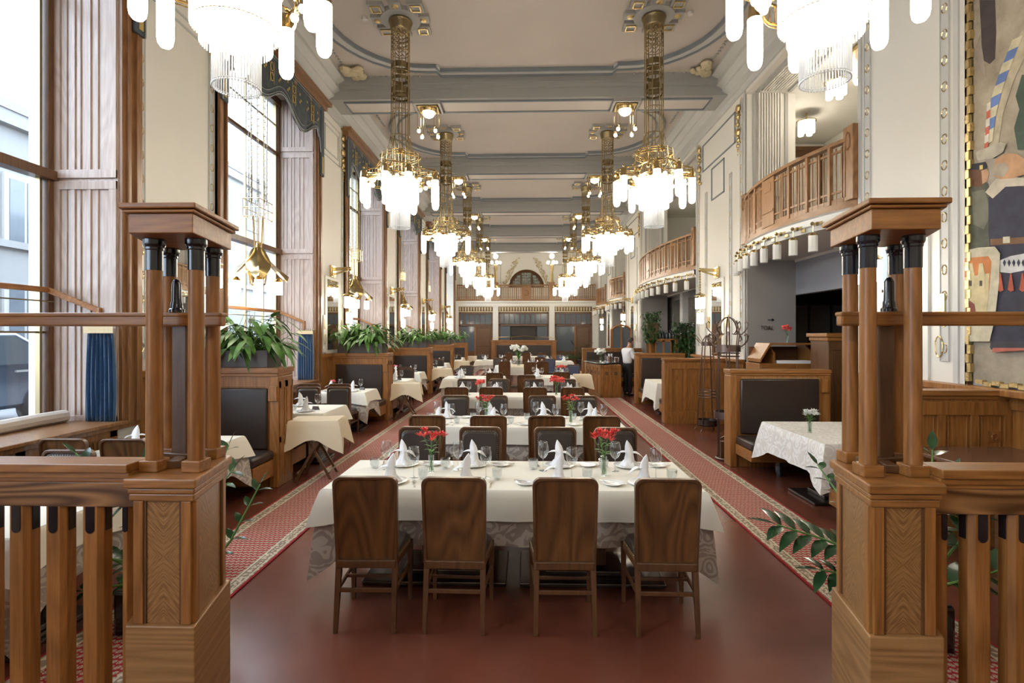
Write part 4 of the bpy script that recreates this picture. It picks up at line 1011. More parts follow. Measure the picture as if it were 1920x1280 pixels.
# ================================================================ CHAIR
def make_chair(name='dining_chair', lea='leather'):
    o = thing(name, 'c', 'chair'); H_ = .98; by = -.235
    # back: wooden frame with veneer panel to the rear and studded leather to the front; slight rake
    def bx(z): return by+(.03-.09*max(0, (z-.45)/.53)) if 0 else by+.05-.05*(z-.40)/.58
    pts = []
    hw0, hw1, r_ = .196, .205, .05
    def outline(e):
        P = [(-hw0+e, .42+e)]; P.append((-hw1+e, H_-r_-e))
        for i in range(1, 7):
            a = PI-PI/2*i/6; P.append((-hw1+e+r_+r_*math.cos(a), H_-r_-e+r_*math.sin(a)+0))
        for i in range(0, 7):
            a = PI/2-PI/2*i/6; P.append((hw1-e-r_+r_*math.cos(a), H_-r_-e+r_*math.sin(a)))
        P.append((hw0-e, .42+e)); return P
    def slab(P, y0, y1, m, nm, bev=.004, dome=0):
        mb = MB(); n = len(P)
        mb.v += [(x, bx(z)+y0, z) for x, z in P]+[(x, bx(z)+y1, z) for x, z in P]
        mb.f += [(i, (i+1) % n, n+(i+1) % n, n+i)[::-1] for i in range(n)]
        for s, off, yy in ((1, 0, y0), (-1, n, y1)):
            if dome and off:
                cx = [(x*.86, (z-.70)*.86+.70) for x, z in P]; k = len(mb.v)
                mb.v += [(x, bx(z)+y1+dome, z) for x, z in cx]; mb.f += [(off+i, k+i, k+(i+1) % n, off+(i+1) % n)[::-1] for i in range(n)]; mb.f.append(tuple(range(k+n-1, k-1, -1)))
            else: mb.f.append(tuple(off+i for i in (range(n) if s > 0 else reversed(range(n)))))
        return mb.obj(nm, m, o, bevel=bev, smooth=40)
    # frame ring
    A, B = outline(0), outline(.018); mb = MB(); n = len(A)
    for P in (A, B):
        for y in (-.021, .020): mb.v += [(x, bx(z)+y, z) for x, z in P]
    for i in range(n):
        j = (i+1) % n
        mb.f += [(i, j, 2*n+j, 2*n+i), (n+i, 3*n+i, 3*n+j, n+j), (i, n+i, n+j, j), (2*n+i, 2*n+j, 3*n+j, 3*n+i)]
    mb.obj('back_frame', 'chairwood', o, bevel=.004, smooth=40)
    bp_ = slab(outline(.014), -.010, .006, 'veneer', 'back_panel', 0)
    pad = slab(outline(.028), .004, .022, lea, 'back_pad', .004, dome=.014)
    nl = MB(); P = outline(.036); 
    for (xa, za), (xb, zb) in zip(P, P[1:]):
        ln = math.hypot(xb-xa, zb-za); k = max(1, int(ln/.019))
        for i in range(k):
            x = xa+(xb-xa)*i/k; z = za+(zb-za)*i/k; nl.sphere((x, bx(z)+.0265, z), .0052, 5, 1)
    nl.obj('nail_trim', 'brassdark', pad)
    for s in (-1, 1):
        # rear legs: rake backward to the floor
        k = MB(); q = [(.0, -.055, .013), (.40, .0, .018), (.45, 0, .019)]
        rows = []
        for z, dy, w_ in q:
            x = s*(.178+.012*(1-z/.45)*.5); rows.append([(x-w_, by+.045+dy-w_, z), (x+w_, by+.045+dy-w_, z), (x+w_, by+.045+dy+w_, z), (x-w_, by+.045+dy+w_, z), (x-w_, by+.045+dy-w_, z)])
        k.grid(rows[::-1] if 0 else rows); k.f += [(0, 1, 2, 3)[::-1]]; k.obj('leg', 'chairwood', o, smooth=0, bevel=.003)
        k = MB(); rows = []
        for z, w_ in ((0, .012), (.40, .018), (.42, .018)):
            x = s*.200; y = .19; rows.append([(x-w_, y-w_, z), (x+w_, y-w_, z), (x+w_, y+w_, z), (x-w_, y+w_, z), (x-w_, y-w_, z)])
        k.grid(rows); k.f += [(0, 1, 2, 3)[::-1]]; k.obj('leg', 'chairwood', o, smooth=0, bevel=.003)
        MB().bar((s*.182, by+.02, .25), (s*.2, .19, .25), .016, .024).obj('side_stretcher', 'chairwood', o, smooth=0, bevel=.003)
    MB().bar((-.18, by+.02, .255), (.18, by+.02, .255), .016, .026).obj('rear_stretcher', 'chairwood', o, smooth=0, bevel=.003)
    MB().bar((-.2, .0, .25), (.2, .0, .25), .016, .022).obj('cross_stretcher', 'chairwood', o, smooth=0, bevel=.003)
    MB().prism([(-.19, by+.02), (.19, by+.02), (.215, .13), (.19, .20), (.12, .215), (-.12, .215), (-.19, .20), (-.215, .13)], .39, .445).obj('seat_frame', 'chairwood', o, smooth=0, bevel=.008)
    MB().prism([(-.182, by+.04), (.182, by+.04), (.208, .13), (.185, .192), (.12, .207), (-.12, .207), (-.185, .192), (-.208, .13)], .445, .485, .93).obj('seat_cushion', lea, o, smooth=50, bevel=.012)
    nl = MB(); P = [(-.185, by+.05), (-.211, .13), (-.188, .195), (-.12, .211), (.12, .211), (.188, .195), (.211, .13), (.185, by+.05)]
    for (xa, ya), (xb, yb_) in zip(P, P[1:]):
        ln = math.hypot(xb-xa, yb_-ya); k = max(1, int(ln/.02))
        for i in range(k): nl.sphere((xa+(xb-xa)*i/k, ya+(yb_-ya)*i/k, .452), .005, 5)
    nl.obj('seat_nails', 'brassdark', o)
    return o
chair = Stock(make_chair()); bchair = None
def put_chair(x, yback, face, label, group, st=None, a=0):
    """face=+1 looks away from the camera (we see the wooden back), -1 towards it; yback is the plane of the back"""
    y = yback+.235*face*math.cos(a); return (st or chair).put((x, y, 0), (0 if face > 0 else PI)+a, label, group)
# ================================================================ CLOTHS
def drape(x0, x1, y0, y1, z, ov, seed=0, corner=.45, wav=.012, out=.03, n=14, floor=.03):
    """cloth over a rectangular top, hem waving, corners hanging in points"""
    rnd = random.Random(seed); mb = MB(); P = []
    def edge(ax, ay, bx_, by_, k):
        for i in range(k): t = i/k; P.append((ax+(bx_-ax)*t, ay+(by_-ay)*t, min(t, 1-t)*math.hypot(bx_-ax, by_-ay)))
    nx = max(6, int((x1-x0)/.07)); ny = max(6, int((y1-y0)/.07))
    edge(x0, y0, x1, y0, nx); edge(x1, y0, x1, y1, ny); edge(x1, y1, x0, y1, nx); edge(x0, y1, x0, y0, ny)
    cx, cy_ = (x0+x1)/2, (y0+y1)/2; m_ = len(P); ph = rnd.uniform(0, 6); rows = []
    rr = .02
    corners = []
    lv = [0, .04, .3, .6, 1.0]
    for li, f in enumerate(lv):
        row = []
        for i, (x, y, dc) in enumerate(P):
            # outward direction
            ox = -1 if abs(x-x0) < 1e-6 else (1 if abs(x-x1) < 1e-6 else 0); oy = -1 if abs(y-y0) < 1e-6 else (1 if abs(y-y1) < 1e-6 else 0)
            g = max(0, 1-dc/.26)**1.3
            if not (ox or oy): ox = 0
            if ox and oy: pass
            drop = ov*(1+corner*g*f); wv = math.sin(i*.9+ph)+.6*math.sin(i*1.7+ph*2)
            wv2 = wav*f*wv*(1-g*.4); o_ = (.004 if f == 0 else (.012+out*f+wv2)) + g*f*.05
            nx_, ny_ = ox, oy
            if g > 0 and not (ox and oy):
                # fan out near the corner
                if ox: ny_ = (1 if y > cy_ else -1)*g*.5
                else: nx_ = (1 if x > cx else -1)*g*.5
            row.append((x+nx_*o_, y+ny_*o_, max(floor, z-(0 if f == 0 else drop*f if f > .05 else .012))))
        rows.append(row+[row[0]])
    mb.grid(rows)
    k = len(mb.v); mb.v += [(x, y, z) for x, y, _ in P]; mb.f.append(tuple(range(k, k+m_)))
    # thin fold lines in the top are left to the material
    return mb
def table_thing(cx, cy_, w_, d, label, group='restaurant tables'):
    o = thing('dining_table', label, 'table', (cx, cy_, 0), 0, group)
    MB().box(-w_/2+.01, w_/2-.01, -d/2+.01, d/2-.01, .725, .752).obj('tabletop', 'walnutX', o, smooth=0)
    xs = (-.55, .55) if w_ > 1.6 else (0,)
    for x in xs:
        MB().box(x-.16, x+.16, -.14, .14, .1, .725).box(x-.05, x+.05, -.05, .05, .02, .1).obj('pedestal', 'walnutZ', o, smooth=0, bevel=.01)
        a, b_ = (.58, .30) if w_ > 1.6 else (min(.5, w_/2-.1), min(.3, d/2-.08))
        q = MB().box(x-a if x <= 0 else x-.50, x+a if x >= 0 else x+.50, -b_, b_, .004, .035) if w_ > 1.6 else MB().box(-a, a, -b_, b_, .004, .035)
        q.box(x-.30, x+.30, -b_*.6, b_*.6, .035, .075).obj('base_plate', mat('metal_base', (.10, .08, .07), .22, .8) if 'metal_base' not in M else M['metal_base'], o, smooth=0, bevel=.008)
    return o
M['metal_base'] = mat('metal_base', (.10, .08, .07), .22, .8)
def dressed(cx, cy_, w_, d, nm, lower='damask', ov=.20, ov2=.38, top='cloth', seed=1, cap=True):
    table_thing(cx, cy_, w_, d, 'dining table under cloths, '+nm)
    if lower:
        c2 = drape(-w_/2-.004, w_/2+.004, -d/2-.004, d/2+.004, .756, ov2, seed+5, .62, .012, .022)
        tag(c2.obj('under_cloth', lower, loc=(cx, cy_, 0), smooth=60), 'patterned under cloth hanging low, '+nm, 'tablecloth', 'under cloths')
    c1 = drape(-w_/2-.012, w_/2+.012, -d/2-.012, d/2+.012, .762, ov, seed, .2, .006, .028)
    return tag(c1.obj('tablecloth', top, loc=(cx, cy_, 0), smooth=60), '%s tablecloth with hanging corners, %s' % ('cream white' if top == 'cloth' else 'beige', nm), 'tablecloth', 'top tablecloths')
ROW = ['nearest centre table', 'second centre table', 'third centre table']
T1 = (-.10, 4.25, 2.72, .86); T2 = (-.12, 6.85, 2.60, .86); T3 = (-.14, 9.9, 2.60, .72)
dressed(*T1, 'nearest centre table', seed=11, ov=.21, ov2=.385); dressed(*T2, 'second centre table', seed=12); dressed(*T3, 'third centre table', seed=13)
XS = [[(-1.02, -.45, .24, .88), (-1.04, -.45, .28, .86)], [(-1.10, -.42, .22, .83), (-1.05, -.48, .23, .84)], [(-1.2, -.6, .15, .79), (-1.2, -.55, .15, .8)]]
YS = [(3.335, 5.17), (5.9, 7.88), (9.1, 10.85)]
for r_ in range(3):
    for j, (face, side) in enumerate(((1, 'wooden back to the camera, near side'), (-1, 'leather back facing the camera, far side'))):
        for i, x in enumerate(XS[r_][j]):
            put_chair(x, YS[r_][j], face, 'chair, %s of the %s, %s from left' % (side, ROW[r_], ORD[i]), 'chairs at the centre tables', a=random.uniform(-.02, .02))
# ---- further centre tables
B2 = Stock(make_chair('dining_chair', 'bluelth'))
def far_table(cx, cy_, w_, d, nm, chairs, top='cloth', lower='damask', seed=3):
    dressed(cx, cy_, w_, d, nm, lower, .2, .34, top, seed)
    for x, y, f, st, lab in chairs: put_chair(x, y, f, lab, 'chairs at the far tables', st)
far_table(-1.35, 14.0, 1.5, .95, 'white table far left of centre, behind the third table', [
    (-1.75, 15.6, -1, None, 'leather-backed chair behind the white far left table, left one'), (-.75, 12.6, 1, None, 'wooden chair before the far left table')], seed=21)
far_table(.62, 14.4, 1.25, .95, 'white table far right of centre, beside the blue-looking chairs', [
    (.0, 11.9, 1, None, 'wooden chair standing alone in the middle, before the far right table'), (.85, 12.9, 1, B2, 'blue leather chair at the far right table, nearer one')], seed=22)
put_chair(1.42, 16.2, -1, 'blue leather chair facing the camera left of the bar counter', 'chairs at the far tables', B2)
put_chair(1.05, 15.7, -1, 'second blue leather chair near the bar counter', 'chairs at the far tables', B2)
tag(drape(-.22, .22, -.2, .2, .80, .30, 31, .3).obj('tablecloth', 'beige', loc=(1.52, 14.6, 0), smooth=60), 'beige cloth over a small table left of the bar counter', 'tablecloth')
table_thing(1.52, 14.6, .42, .38, 'small table under a beige cloth beside the far right table')
# round table with the tall flower vase
o = thing('round_table', 'round table with beige runner under the tall white flowers', 'table', (-.25, 19.4, 0))
MB().lathe([(.08, .04), (.06, .3), (.06, .70), (.3, .725), (.88, .73), (.88, .755)], n=32).lathe([(.4, .0), (.4, .03), (.1, .05)], n=20).obj('pedestal_top', 'walnutX', o)
rc = MB(); n = 60; rows = []
for f, dz in ((0, 0), (.05, .012), (1, .28)):
    rows.append([((.89+.05*f+.02*f*math.sin(9*a))*math.cos(a), (.89+.05*f+.02*f*math.sin(9*a))*math.sin(a), .762-dz) for a in [2*PI*i/n for i in range(n)]]+[((.89+.05*f)*1, 0, .762-dz)])
rc.grid(rows); rc.f.append(tuple(range(n))); tag(rc.obj('tablecloth', 'cloth', loc=(-.25, 19.4, 0), smooth=60), 'white cloth on the round table with tall flowers', 'tablecloth')
tag(MB().box(-.45, .35, -.75, .75, .766, .772).obj('table_runner', 'beige', loc=(-.25, 19.4, 0)), 'beige runner across the round table', 'table runner')
for i, (x, y, f, st) in enumerate(((-.75, 18.2, 1, None), (.55, 18.0, 1, None), (.12, 17.6, 1, B2), (.9, 20.3, -1, B2), (-1.1, 20.9, -1, None))):
    put_chair(x, y, f, '%s leather chair around the round table, %s from left' % ('blue' if st else 'dark', ORD[i]), 'chairs round the flower table', st)
far_table(-1.45, 23.6, 1.5, 1.0, 'far white table on the left near the end booths', [(-2.1, 24.8, -1, None, 'dark chair behind the far left table'), (-.8, 22.5, 1, None, 'dark chair right of the far left table')], seed=33)
far_table(1.25, 22.8, 1.35, 1.0, 'far white table on the right near the end doors', [(1.55, 24.3, -1, B2, 'blue leather chair behind the far right table'), (.7, 24.3, -1, B2, 'blue leather chair, left of pair behind the far right table'), (.55, 21.6, 1, None, 'dark chair before the far right table')], seed=34)
far_table(-.1, 27.8, 2.2, .9, 'last white table before the end bench', [(-.9, 26.9, 1, None, 'dark chair at the last table, left'), (.0, 26.9, 1, None, 'dark chair at the last table, middle'), (.8, 26.9, 1, None, 'dark chair at the last table, right')], seed=35)
# ================================================================ BOOTHS
def bench(mb_parent, x0, x1, y0, y1, zt=.47, legs=True):
    MB().box(x0, x1, y0, y1, .36, .47).obj('seat_cushion', 'leather', mb_parent, bevel=.03, smooth=50)
    MB().box(x0+.0, x1-.0, y0+.02, y1-.02, .16, .36).obj('seat_box', 'oakX', mb_parent, smooth=0, bevel=.004)
def booth_left(c, k):
    yn, yf = c-.24, c+.26
    o = thing('booth_bench', 'back-to-back booth bench of oak and dark leather under the %s planter' % ORD[k], 'bench', (-3.7, c+.12, 0), 0, 'booth benches along the windows')
    X0, X1 = -.62, .65
    MB().box(X0, X1, -.19, .19, 0, 1.40).obj('partition', 'oakZ', o, smooth=0, bevel=.004)
    MB().box(X0, X1+.02, -.225, .225, 1.40, 1.47).box(X0, X1+.01, -.21, .21, 1.36, 1.40).obj('cap_rail', 'oakX', o, smooth=0, bevel=.008)
    MB().box(X1-.10, X1+.012, -.205, .205, 0, 1.36).obj('end_post', 'oakZ', o, smooth=0, bevel=.008)
    q = MB()
    for y0, y1 in ((-.18, -.01), (.01, .18)): q.box(X1+.012, X1+.022, y0, y1, .55, .62).box(X1+.012, X1+.022, y0, y1, 1.22, 1.30).box(X1+.012, X1+.022, y0, y0+.03, .1, 1.3).box(X1+.012, X1+.022, y1-.03, y1, .1, 1.3)
    q.obj('side_panelling', 'oakZ', o, smooth=0)
    MB().box(X1-.11, X1-.0, -.225, -.2, 1.06, 1.24).obj('carved_block', 'oakZ', o, smooth=0, bevel=.004)
    for s, y0, y1 in ((-1, -.235, -.185), (1, .185, .235)):
        b_ = MB().box(X0+.12, X1-.12, y0, y1, .47, 1.22).obj('leather_back', 'leather', o, bevel=.02, smooth=50)
        n_ = MB(); yy = y0-.001 if s < 0 else y1+.001
        for i in range(50): n_.sphere((X0+.13+i*.0205, yy+.004*(-s), 1.235), .006, 4)
        n_.obj('nail_trim', 'brassdark', b_)
    bench(o, X0, X1-.03, -.75, -.22); bench(o, X0, X1-.03, .22, .74)
    return o
def planter(c, k):
    o = thing('planter_box', 'dark grey planter box on the %s booth partition' % ORD[k], 'planter', (-3.66, c+.12, 1.47), 0, 'planter boxes on the booths')
    MB().box(-.52, .48, -.19, .19, 0, .21).obj('box', 'greybox', o, smooth=0, bevel=.006)
    MB().box(-.51, .47, -.18, .18, .19, .215).obj('soil', 'soil', o, smooth=0)
    p = MB(); rnd = random.Random(40+k)
    nl = 300 if k < 2 else (180 if k < 4 else 110)
    st = MB()
    for i in range(nl):
        bx_, by_ = rnd.uniform(-.42, .38), rnd.uniform(-.1, .1); a = rnd.uniform(0, 2*PI); el = rnd.uniform(.15, 1.35)
        hl = rnd.uniform(.12, .50); d = Vector((math.cos(a)*math.cos(el)*1.15+bx_*.5, math.sin(a)*math.cos(el)*.8, math.sin(el)))
        d.normalize(); b0 = Vector((bx_, by_, .20)); t = b0+d*hl
        st.tube([b0, b0+d*hl*.6, t], .004, 3)
        d2 = Vector((d.x, d.y, d.z*.35-rnd.uniform(0, .7)))
        if t.x < -.34: d2.x = abs(d2.x)
        if t.x < -.5: t.x = -.5
        p.leaf(t, d2, rnd.uniform(.17, .29), rnd.uniform(.07, .11), rnd.uniform(.1, .8), 4, .2)
    st.obj('stems', 'stem', o); p.obj('foliage', 'leafb', o, smooth=80)
    if k < 2:
        for i in range(3):
            x = rnd.uniform(-.3, .3); MB().tube([(x, 0, .2), (x+.05, -.05, .55)], .004, 4).obj('flower_stalk', 'stem', o); MB().leaf((x+.05, -.05, .53), (.2, -.1, 1), .13, .05, .1).obj('white_flower', 'whitepetal', o)
    tag(o, 'dark grey planter box full of peace lilies on the %s booth partition' % ORD[k], 'planter', 'planter boxes on the booths')
for k, c in enumerate(PIERS[1:]):
    booth_left(c, k); planter(c, k)
# folding tray stand
def make_stand():
    o = thing('folding_stand', 's', 'stand')
    for y in (-.19, .19):
        for a, nm in ((-1, 'leg'), (1, 'leg')):
            MB().bar((a*.22, y*1.0+a*.012, .0), (-a*.2, y+a*.012, .76), .022, .032).obj('leg', 'walnutZ', o, smooth=0, bevel=.003)
    MB().tube([(-.2, -.2, .10), (-.2, .2, .10)], .012, 6).tube([(.2, -.2, .10), (.2, .2, .10)], .012, 6).obj('stretcher', 'walnutY', o)
    MB().box(-.28, .28, -.2, .2, .745, .765).obj('tray_top', 'walnutX', o, smooth=0)
    return o
stand = Stock(make_stand())
for k, c in enumerate(PIERS[1:]):
    stand.put((-2.76, c+.42, 0), R(8), 'crossed-leg folding stand at the end of the %s booth partition' % ORD[k], 'folding serving stands')
    q = drape(-.31, .31, -.23, .23, .772, .24, 60+k, .7, .02, .03).obj('stand_cloth', 'beige', loc=(-2.76, c+.42, 0), smooth=60); q.rotation_euler = (0, 0, R(8))
    tag(q, 'beige cloth over the folding stand by the %s booth partition' % ORD[k], 'tablecloth', 'cloths on the folding stands')
# booth tables of the window side: far table by the bench, near table behind the previous partition
LT = []
bn = ['nearest', 'second', 'third', 'fourth', 'fifth']
for k in range(5):
    c = PIERS[k+1]; yf = c-1.16
    dressed(-3.62, yf, .98, .80, 'window table in front of the %s booth bench' % ORD[k], seed=70+k, ov=.2, ov2=.36); LT.append((-3.62, yf, k, 'front'))
    for x in (-3.98, -3.42) if k else (-3.98, -3.45):
        put_chair(x, yf-.90, 1, 'wooden-backed chair at the window table before the %s booth bench, %s' % (ORD[k], 'left' if x < -3.7 else 'right'), 'chairs at the window tables')
    yn = c+1.40
    if k < 4:
        dressed(-3.38, yn, .98, .92, 'window table behind the %s booth bench' % ORD[k], seed=90+k, ov=.2, ov2=.36); LT.append((-3.42, yn, k, 'behind'))
        put_chair(-3.75, yn+1.15, -1, 'leather chair facing the camera at the window table behind the %s bench, left' % ORD[k], 'chairs at the window tables')
        put_chair(-3.22, yn+1.15, -1, 'leather chair facing the camera at the window table behind the %s bench, right' % ORD[k], 'chairs at the window tables')
dressed(-3.30, 3.25, .95, .80, 'table behind the left railing at the very front', seed=110, top='cloth'); 
put_chair(-3.55, 4.05, -1, 'leather chair facing the camera behind the left railing', 'chairs at the window tables')
# ================================================================ TABLE WARE
TZ = .762
def make_plate(r_, name='dinner_plate'):
    return MB().lathe([(r_*.55, 0), (r_*.6, .004), (r_*.95, .014), (r_, .017), (r_*.98, .019), (r_*.6, .008), (.001, .007)], n=28).obj(name, 'china', smooth=60)
def make_napkin():
    mb = MB(); n = 18
    rows = []
    for z, rx, ry, dx in ((0, .046, .040, 0), (.03, .046, .040, 0), (.07, .038, .028, 0), (.10, .032, .022, 0), (.135, .033, .015, -.003), (.165, .027, .011, -.008), (.195, .014, .007, -.014), (.215, .002, .002, -.018)):
        rows.append([((rx*(1+.10*math.cos(5*a)))*math.cos(a)+dx, (ry*(1+.14*math.sin(4*a)))*math.sin(a), z) for a in [2*PI*i/n for i in range(n)]])
    for r_ in rows: r_.append(r_[0])
    mb.grid(rows)
    mb.leaf((.01, -.005, .105), (1, -.1, .38), .115, .066, .62, 6, .35).leaf((-.01, -.005, .110), (-1, -.1, .30), .095, .056, .35, 6, .35)
    # flared folds at the foot
    rows = []
    for z, r_ in ((.0, .075), (.018, .062), (.05, .040)):
        rows.append([(r_*(1+.18*math.cos(6*a))*math.cos(a), r_*.75*(1+.18*math.cos(6*a))*math.sin(a), z) for a in [2*PI*i/24 for i in range(24)]])
        rows[-1].append(rows[-1][0])
    mb.grid(rows)
    o = mb.obj('folded_napkin', 'napkin', smooth=70)
    s_ = o.modifiers.new('thick', 'SOLIDIFY'); s_.thickness = .002
    return o
def make_wine():
    pr = [(.001, .001), (.034, .002), (.033, .004), (.008, .008), (.004, .018), (.0035, .09), (.006, .100), (.024, .112), (.040, .137), (.046, .165), (.044, .195), (.037, .235)]
    return MB().lathe(pr, n=22, cap=False).tube([(.037*math.cos(2*PI*i/22), .037*math.sin(2*PI*i/22), .235) for i in range(22)], .0012, 4, closed=True).obj('wine_glass', 'glass', smooth=60)
def make_tumbler():
    return MB().lathe([(.001, .006), (.024, .004), (.026, .002), (.038, .04), (.040, .085), (.0385, .085), (.036, .04), (.022, .010), (.001, .010)], n=22, cap=False).obj('water_tumbler', 'glass', smooth=60)
def make_knife():
    o = thing('table_knife', 'k', 'knife'); MB().bar((0, -.11, .004), (0, -.01, .004), .010, .006).obj('handle', 'silver', o, bevel=.002)
    MB().plate([(-.007, -.01, .003), (.006, -.01, .003), (.006, .09, .003), (.0, .11, .003), (-.007, .085, .003)], (0, 0, 1), .0015).obj('blade', 'silver', o, smooth=0); return o
def make_fork():
    o = thing('table_fork', 'f', 'fork'); MB().bar((0, -.10, .004), (0, .02, .005), .006, .004).bar((0, -.10, .004), (0, -.04, .004), .011, .004).obj('handle', 'silver', o, smooth=0)
    t = MB().plate([(-.012, .03, .005), (-.004, .015, .005), (.004, .015, .005), (.012, .03, .005)], (0, 0, 1), .0015)
    for i in range(4): t.bar((-.0105+i*.007, .028, .006), (-.0105+i*.007, .075, .009), .003, .002)
    t.obj('tines', 'silver', o, smooth=0); return o
plate = Stock(tag(make_plate(.125), 'p', 'plate')); side = Stock(tag(make_plate(.082, 'side_plate'), 'p', 'plate'))
nap = Stock(tag(make_napkin(), 'n', 'napkin')); wine = Stock(tag(make_wine(), 'w', 'wine glass')); tumb = Stock(tag(make_tumbler(), 't', 'glass'))
knife = Stock(make_knife()); fork = Stock(make_fork())
rs = random.Random(5)
def place(x, ye, s, desc, full=True, tumbler=True):
    """one cover: ye = table edge, s=+1 when the guest sits on the camera side"""
    y = ye+s*.165
    plate.put((x, y, TZ), 0, 'white dinner plate under napkin, '+desc, 'dinner plates')
    nap.put((x+rs.uniform(-.01, .01), y, TZ+.008), (0 if s < 0 else PI)+rs.uniform(-.35, .35), 'white standing folded napkin, '+desc, 'folded napkins')
    wine.put((x+s*.13+rs.uniform(-.02, .02), y+s*.15, TZ), rs.uniform(0, 6), 'stemmed wine glass, '+desc, 'wine glasses')
    if full:
        side.put((x-s*.24, y-s*.015, TZ), 0, 'white side plate with knife, '+desc, 'side plates')
        knife.put((x-s*.24, y-s*.015, TZ+.016), R(70)+rs.uniform(-.3, .3), 'butter knife on side plate, '+desc, 'knives on side plates')
        fork.put((x+s*.185, y-s*.03, TZ), rs.uniform(-.25, .25)+(0 if s > 0 else PI), 'silver fork on the cloth, '+desc, 'forks')
        if tumbler: tumb.put((x+s*.225, y+s*.10, TZ), rs.uniform(0, 6), 'low water tumbler, '+desc, 'water tumblers')
for r_, T in enumerate((T1, T2, T3)):
    x, y, w_, d = T; nm = ROW[r_]
    for i, xx in enumerate(XS[r_][0]): place(xx, y-d/2, 1, 'near side of %s, %s from left' % (nm, ORD[i]), r_ < 2)
    for i, xx in enumerate(XS[r_][1]): place(xx, y+d/2, -1, 'far side of %s, %s from left' % (nm, ORD[i]), r_ < 2)
# flowers
def bouquet(name, label, cat, kind, loc, vase=(.028, .15), petals='red', n=4, spread=.09, hgt=.16, big=.035, group=None, parent=None):
    rnd = random.Random(hash(label) % 1000 if 0 else sum(map(ord, label))); vr, vh = vase
    v = thing('flower_vase', label.replace('flowers', 'flowers'), cat, loc, 0, group)
    MB().lathe([(.001, .003), (vr*.95, .002), (vr*.9, .008), (vr*.8, vh*.5), (vr*.95, vh), (vr*.88, vh), (vr*.72, vh*.5), (vr*.75, .02), (.001, .018)], n=18, cap=False).obj('glass_vase', 'vaseglass', v, smooth=60)
    st = MB(); pt = MB(); lf = MB()
    for i in range(n):
        a = 2*PI*i/n+rnd.uniform(-.5, .5); rr = spread*rnd.uniform(.35, 1); z = vh+hgt*rnd.uniform(.75, 1.1)
        tp = Vector((rr*math.cos(a), rr*.7*math.sin(a), z)); st.tube([(-tp.x*.2, -tp.y*.2, .012), (0, 0, vh*.8), (tp.x*.5, tp.y*.5, (vh+z)/2), tp], .0022, 5)
        if kind == 'lily':
            for j in range(3):
                c_ = tp+Vector((rnd.uniform(-.5, .5), rnd.uniform(-.5, .5), rnd.uniform(-.3, .3)))*big*1.3; dd = (c_-Vector((0, 0, vh))).normalized()
                for q in range(6):
                    b_ = 2*PI*q/6; side_ = Vector((math.cos(b_), math.sin(b_), 0)); pt.leaf(c_, dd*.9+side_*.75, big, big*.42, .1, 3, .2)
        else:
            for j in range(9):
                c_ = tp+Vector((rnd.uniform(-1, 1), rnd.uniform(-1, 1), rnd.uniform(-.6, .8)))*big*.7
                pt.sphere(c_, big*rnd.uniform(.3, .5), 6, .8)
        for j in range(3):
            t = rnd.uniform(.0, .7); b0 = Vector((tp.x*t*.6, tp.y*t*.6, vh+(z-vh)*t)); lf.leaf(b0, (math.cos(a+j*2), math.sin(a+j*2)*.6, .6), .085, .022, .4, 3)
    st.obj('stems', 'stem', v); pt.obj('blossoms', petals, v, smooth=70); lf.obj('leaves', 'stem', v, smooth=70)
    return v
G = 'red flower vases on the centre tables'
bouquet('v', 'glass vase of red flowers on the nearest centre table, left one', 'flower vase', 'lily', (-.77, 4.30, TZ), (.026, .14), n=4, spread=.10, hgt=.18, big=.055, group=G)
bouquet('v', 'glass vase of red flowers on the nearest centre table, right one', 'flower vase', 'lily', (.61, 4.22, TZ), (.026, .155), n=6, spread=.10, hgt=.18, big=.055, group=G)
bouquet('v', 'glass vase of red flowers on the second centre table, left one', 'flower vase', 'lily', (-.52, 6.95, TZ), (.026, .12), n=7, spread=.11, hgt=.17, big=.045, group=G)
bouquet('v', 'glass vase of red flowers on the second centre table, right one', 'flower vase', 'lily', (.56, 6.75, TZ), (.026, .15), n=7, spread=.11, hgt=.17, big=.045, group=G)
bouquet('v', 'vase of dark red flowers on the third centre table, left one', 'flower vase', 'ball', (-.85, 9.9, TZ), (.026, .10), n=6, spread=.10, hgt=.15, big=.055, group=G)
bouquet('v', 'vase of dark red flowers on the third centre table, right one', 'flower vase', 'ball', (.55, 9.85, TZ), (.026, .16), n=8, spread=.12, hgt=.15, big=.055, group=G)
bouquet('v', 'small vase of red flowers far behind, beside the bar counter', 'flower vase', 'ball', (.95, 14.6, TZ), (.03, .1), n=5, spread=.1, hgt=.15, big=.05)
bouquet('v', 'tall vase of white lilies and green leaves on the round table', 'flower vase', 'ball', (-.28, 19.3, TZ), (.06, .25), petals='whitepetal', n=16, spread=.30, hgt=.42, big=.10)
tl = MB(); rnd = random.Random(3)
for i in range(70):
    a = rnd.uniform(0, 6.28); z = rnd.uniform(.2, .6); tl.leaf((0, 0, z), (math.cos(a), math.sin(a), 1.4), rnd.uniform(.15, .3), .035, .2, 3)
tl.obj('long_leaves', 'leafb', [q for q in bpy.data.objects if q.get('label', '').startswith('tall vase of white')][0], smooth=70)
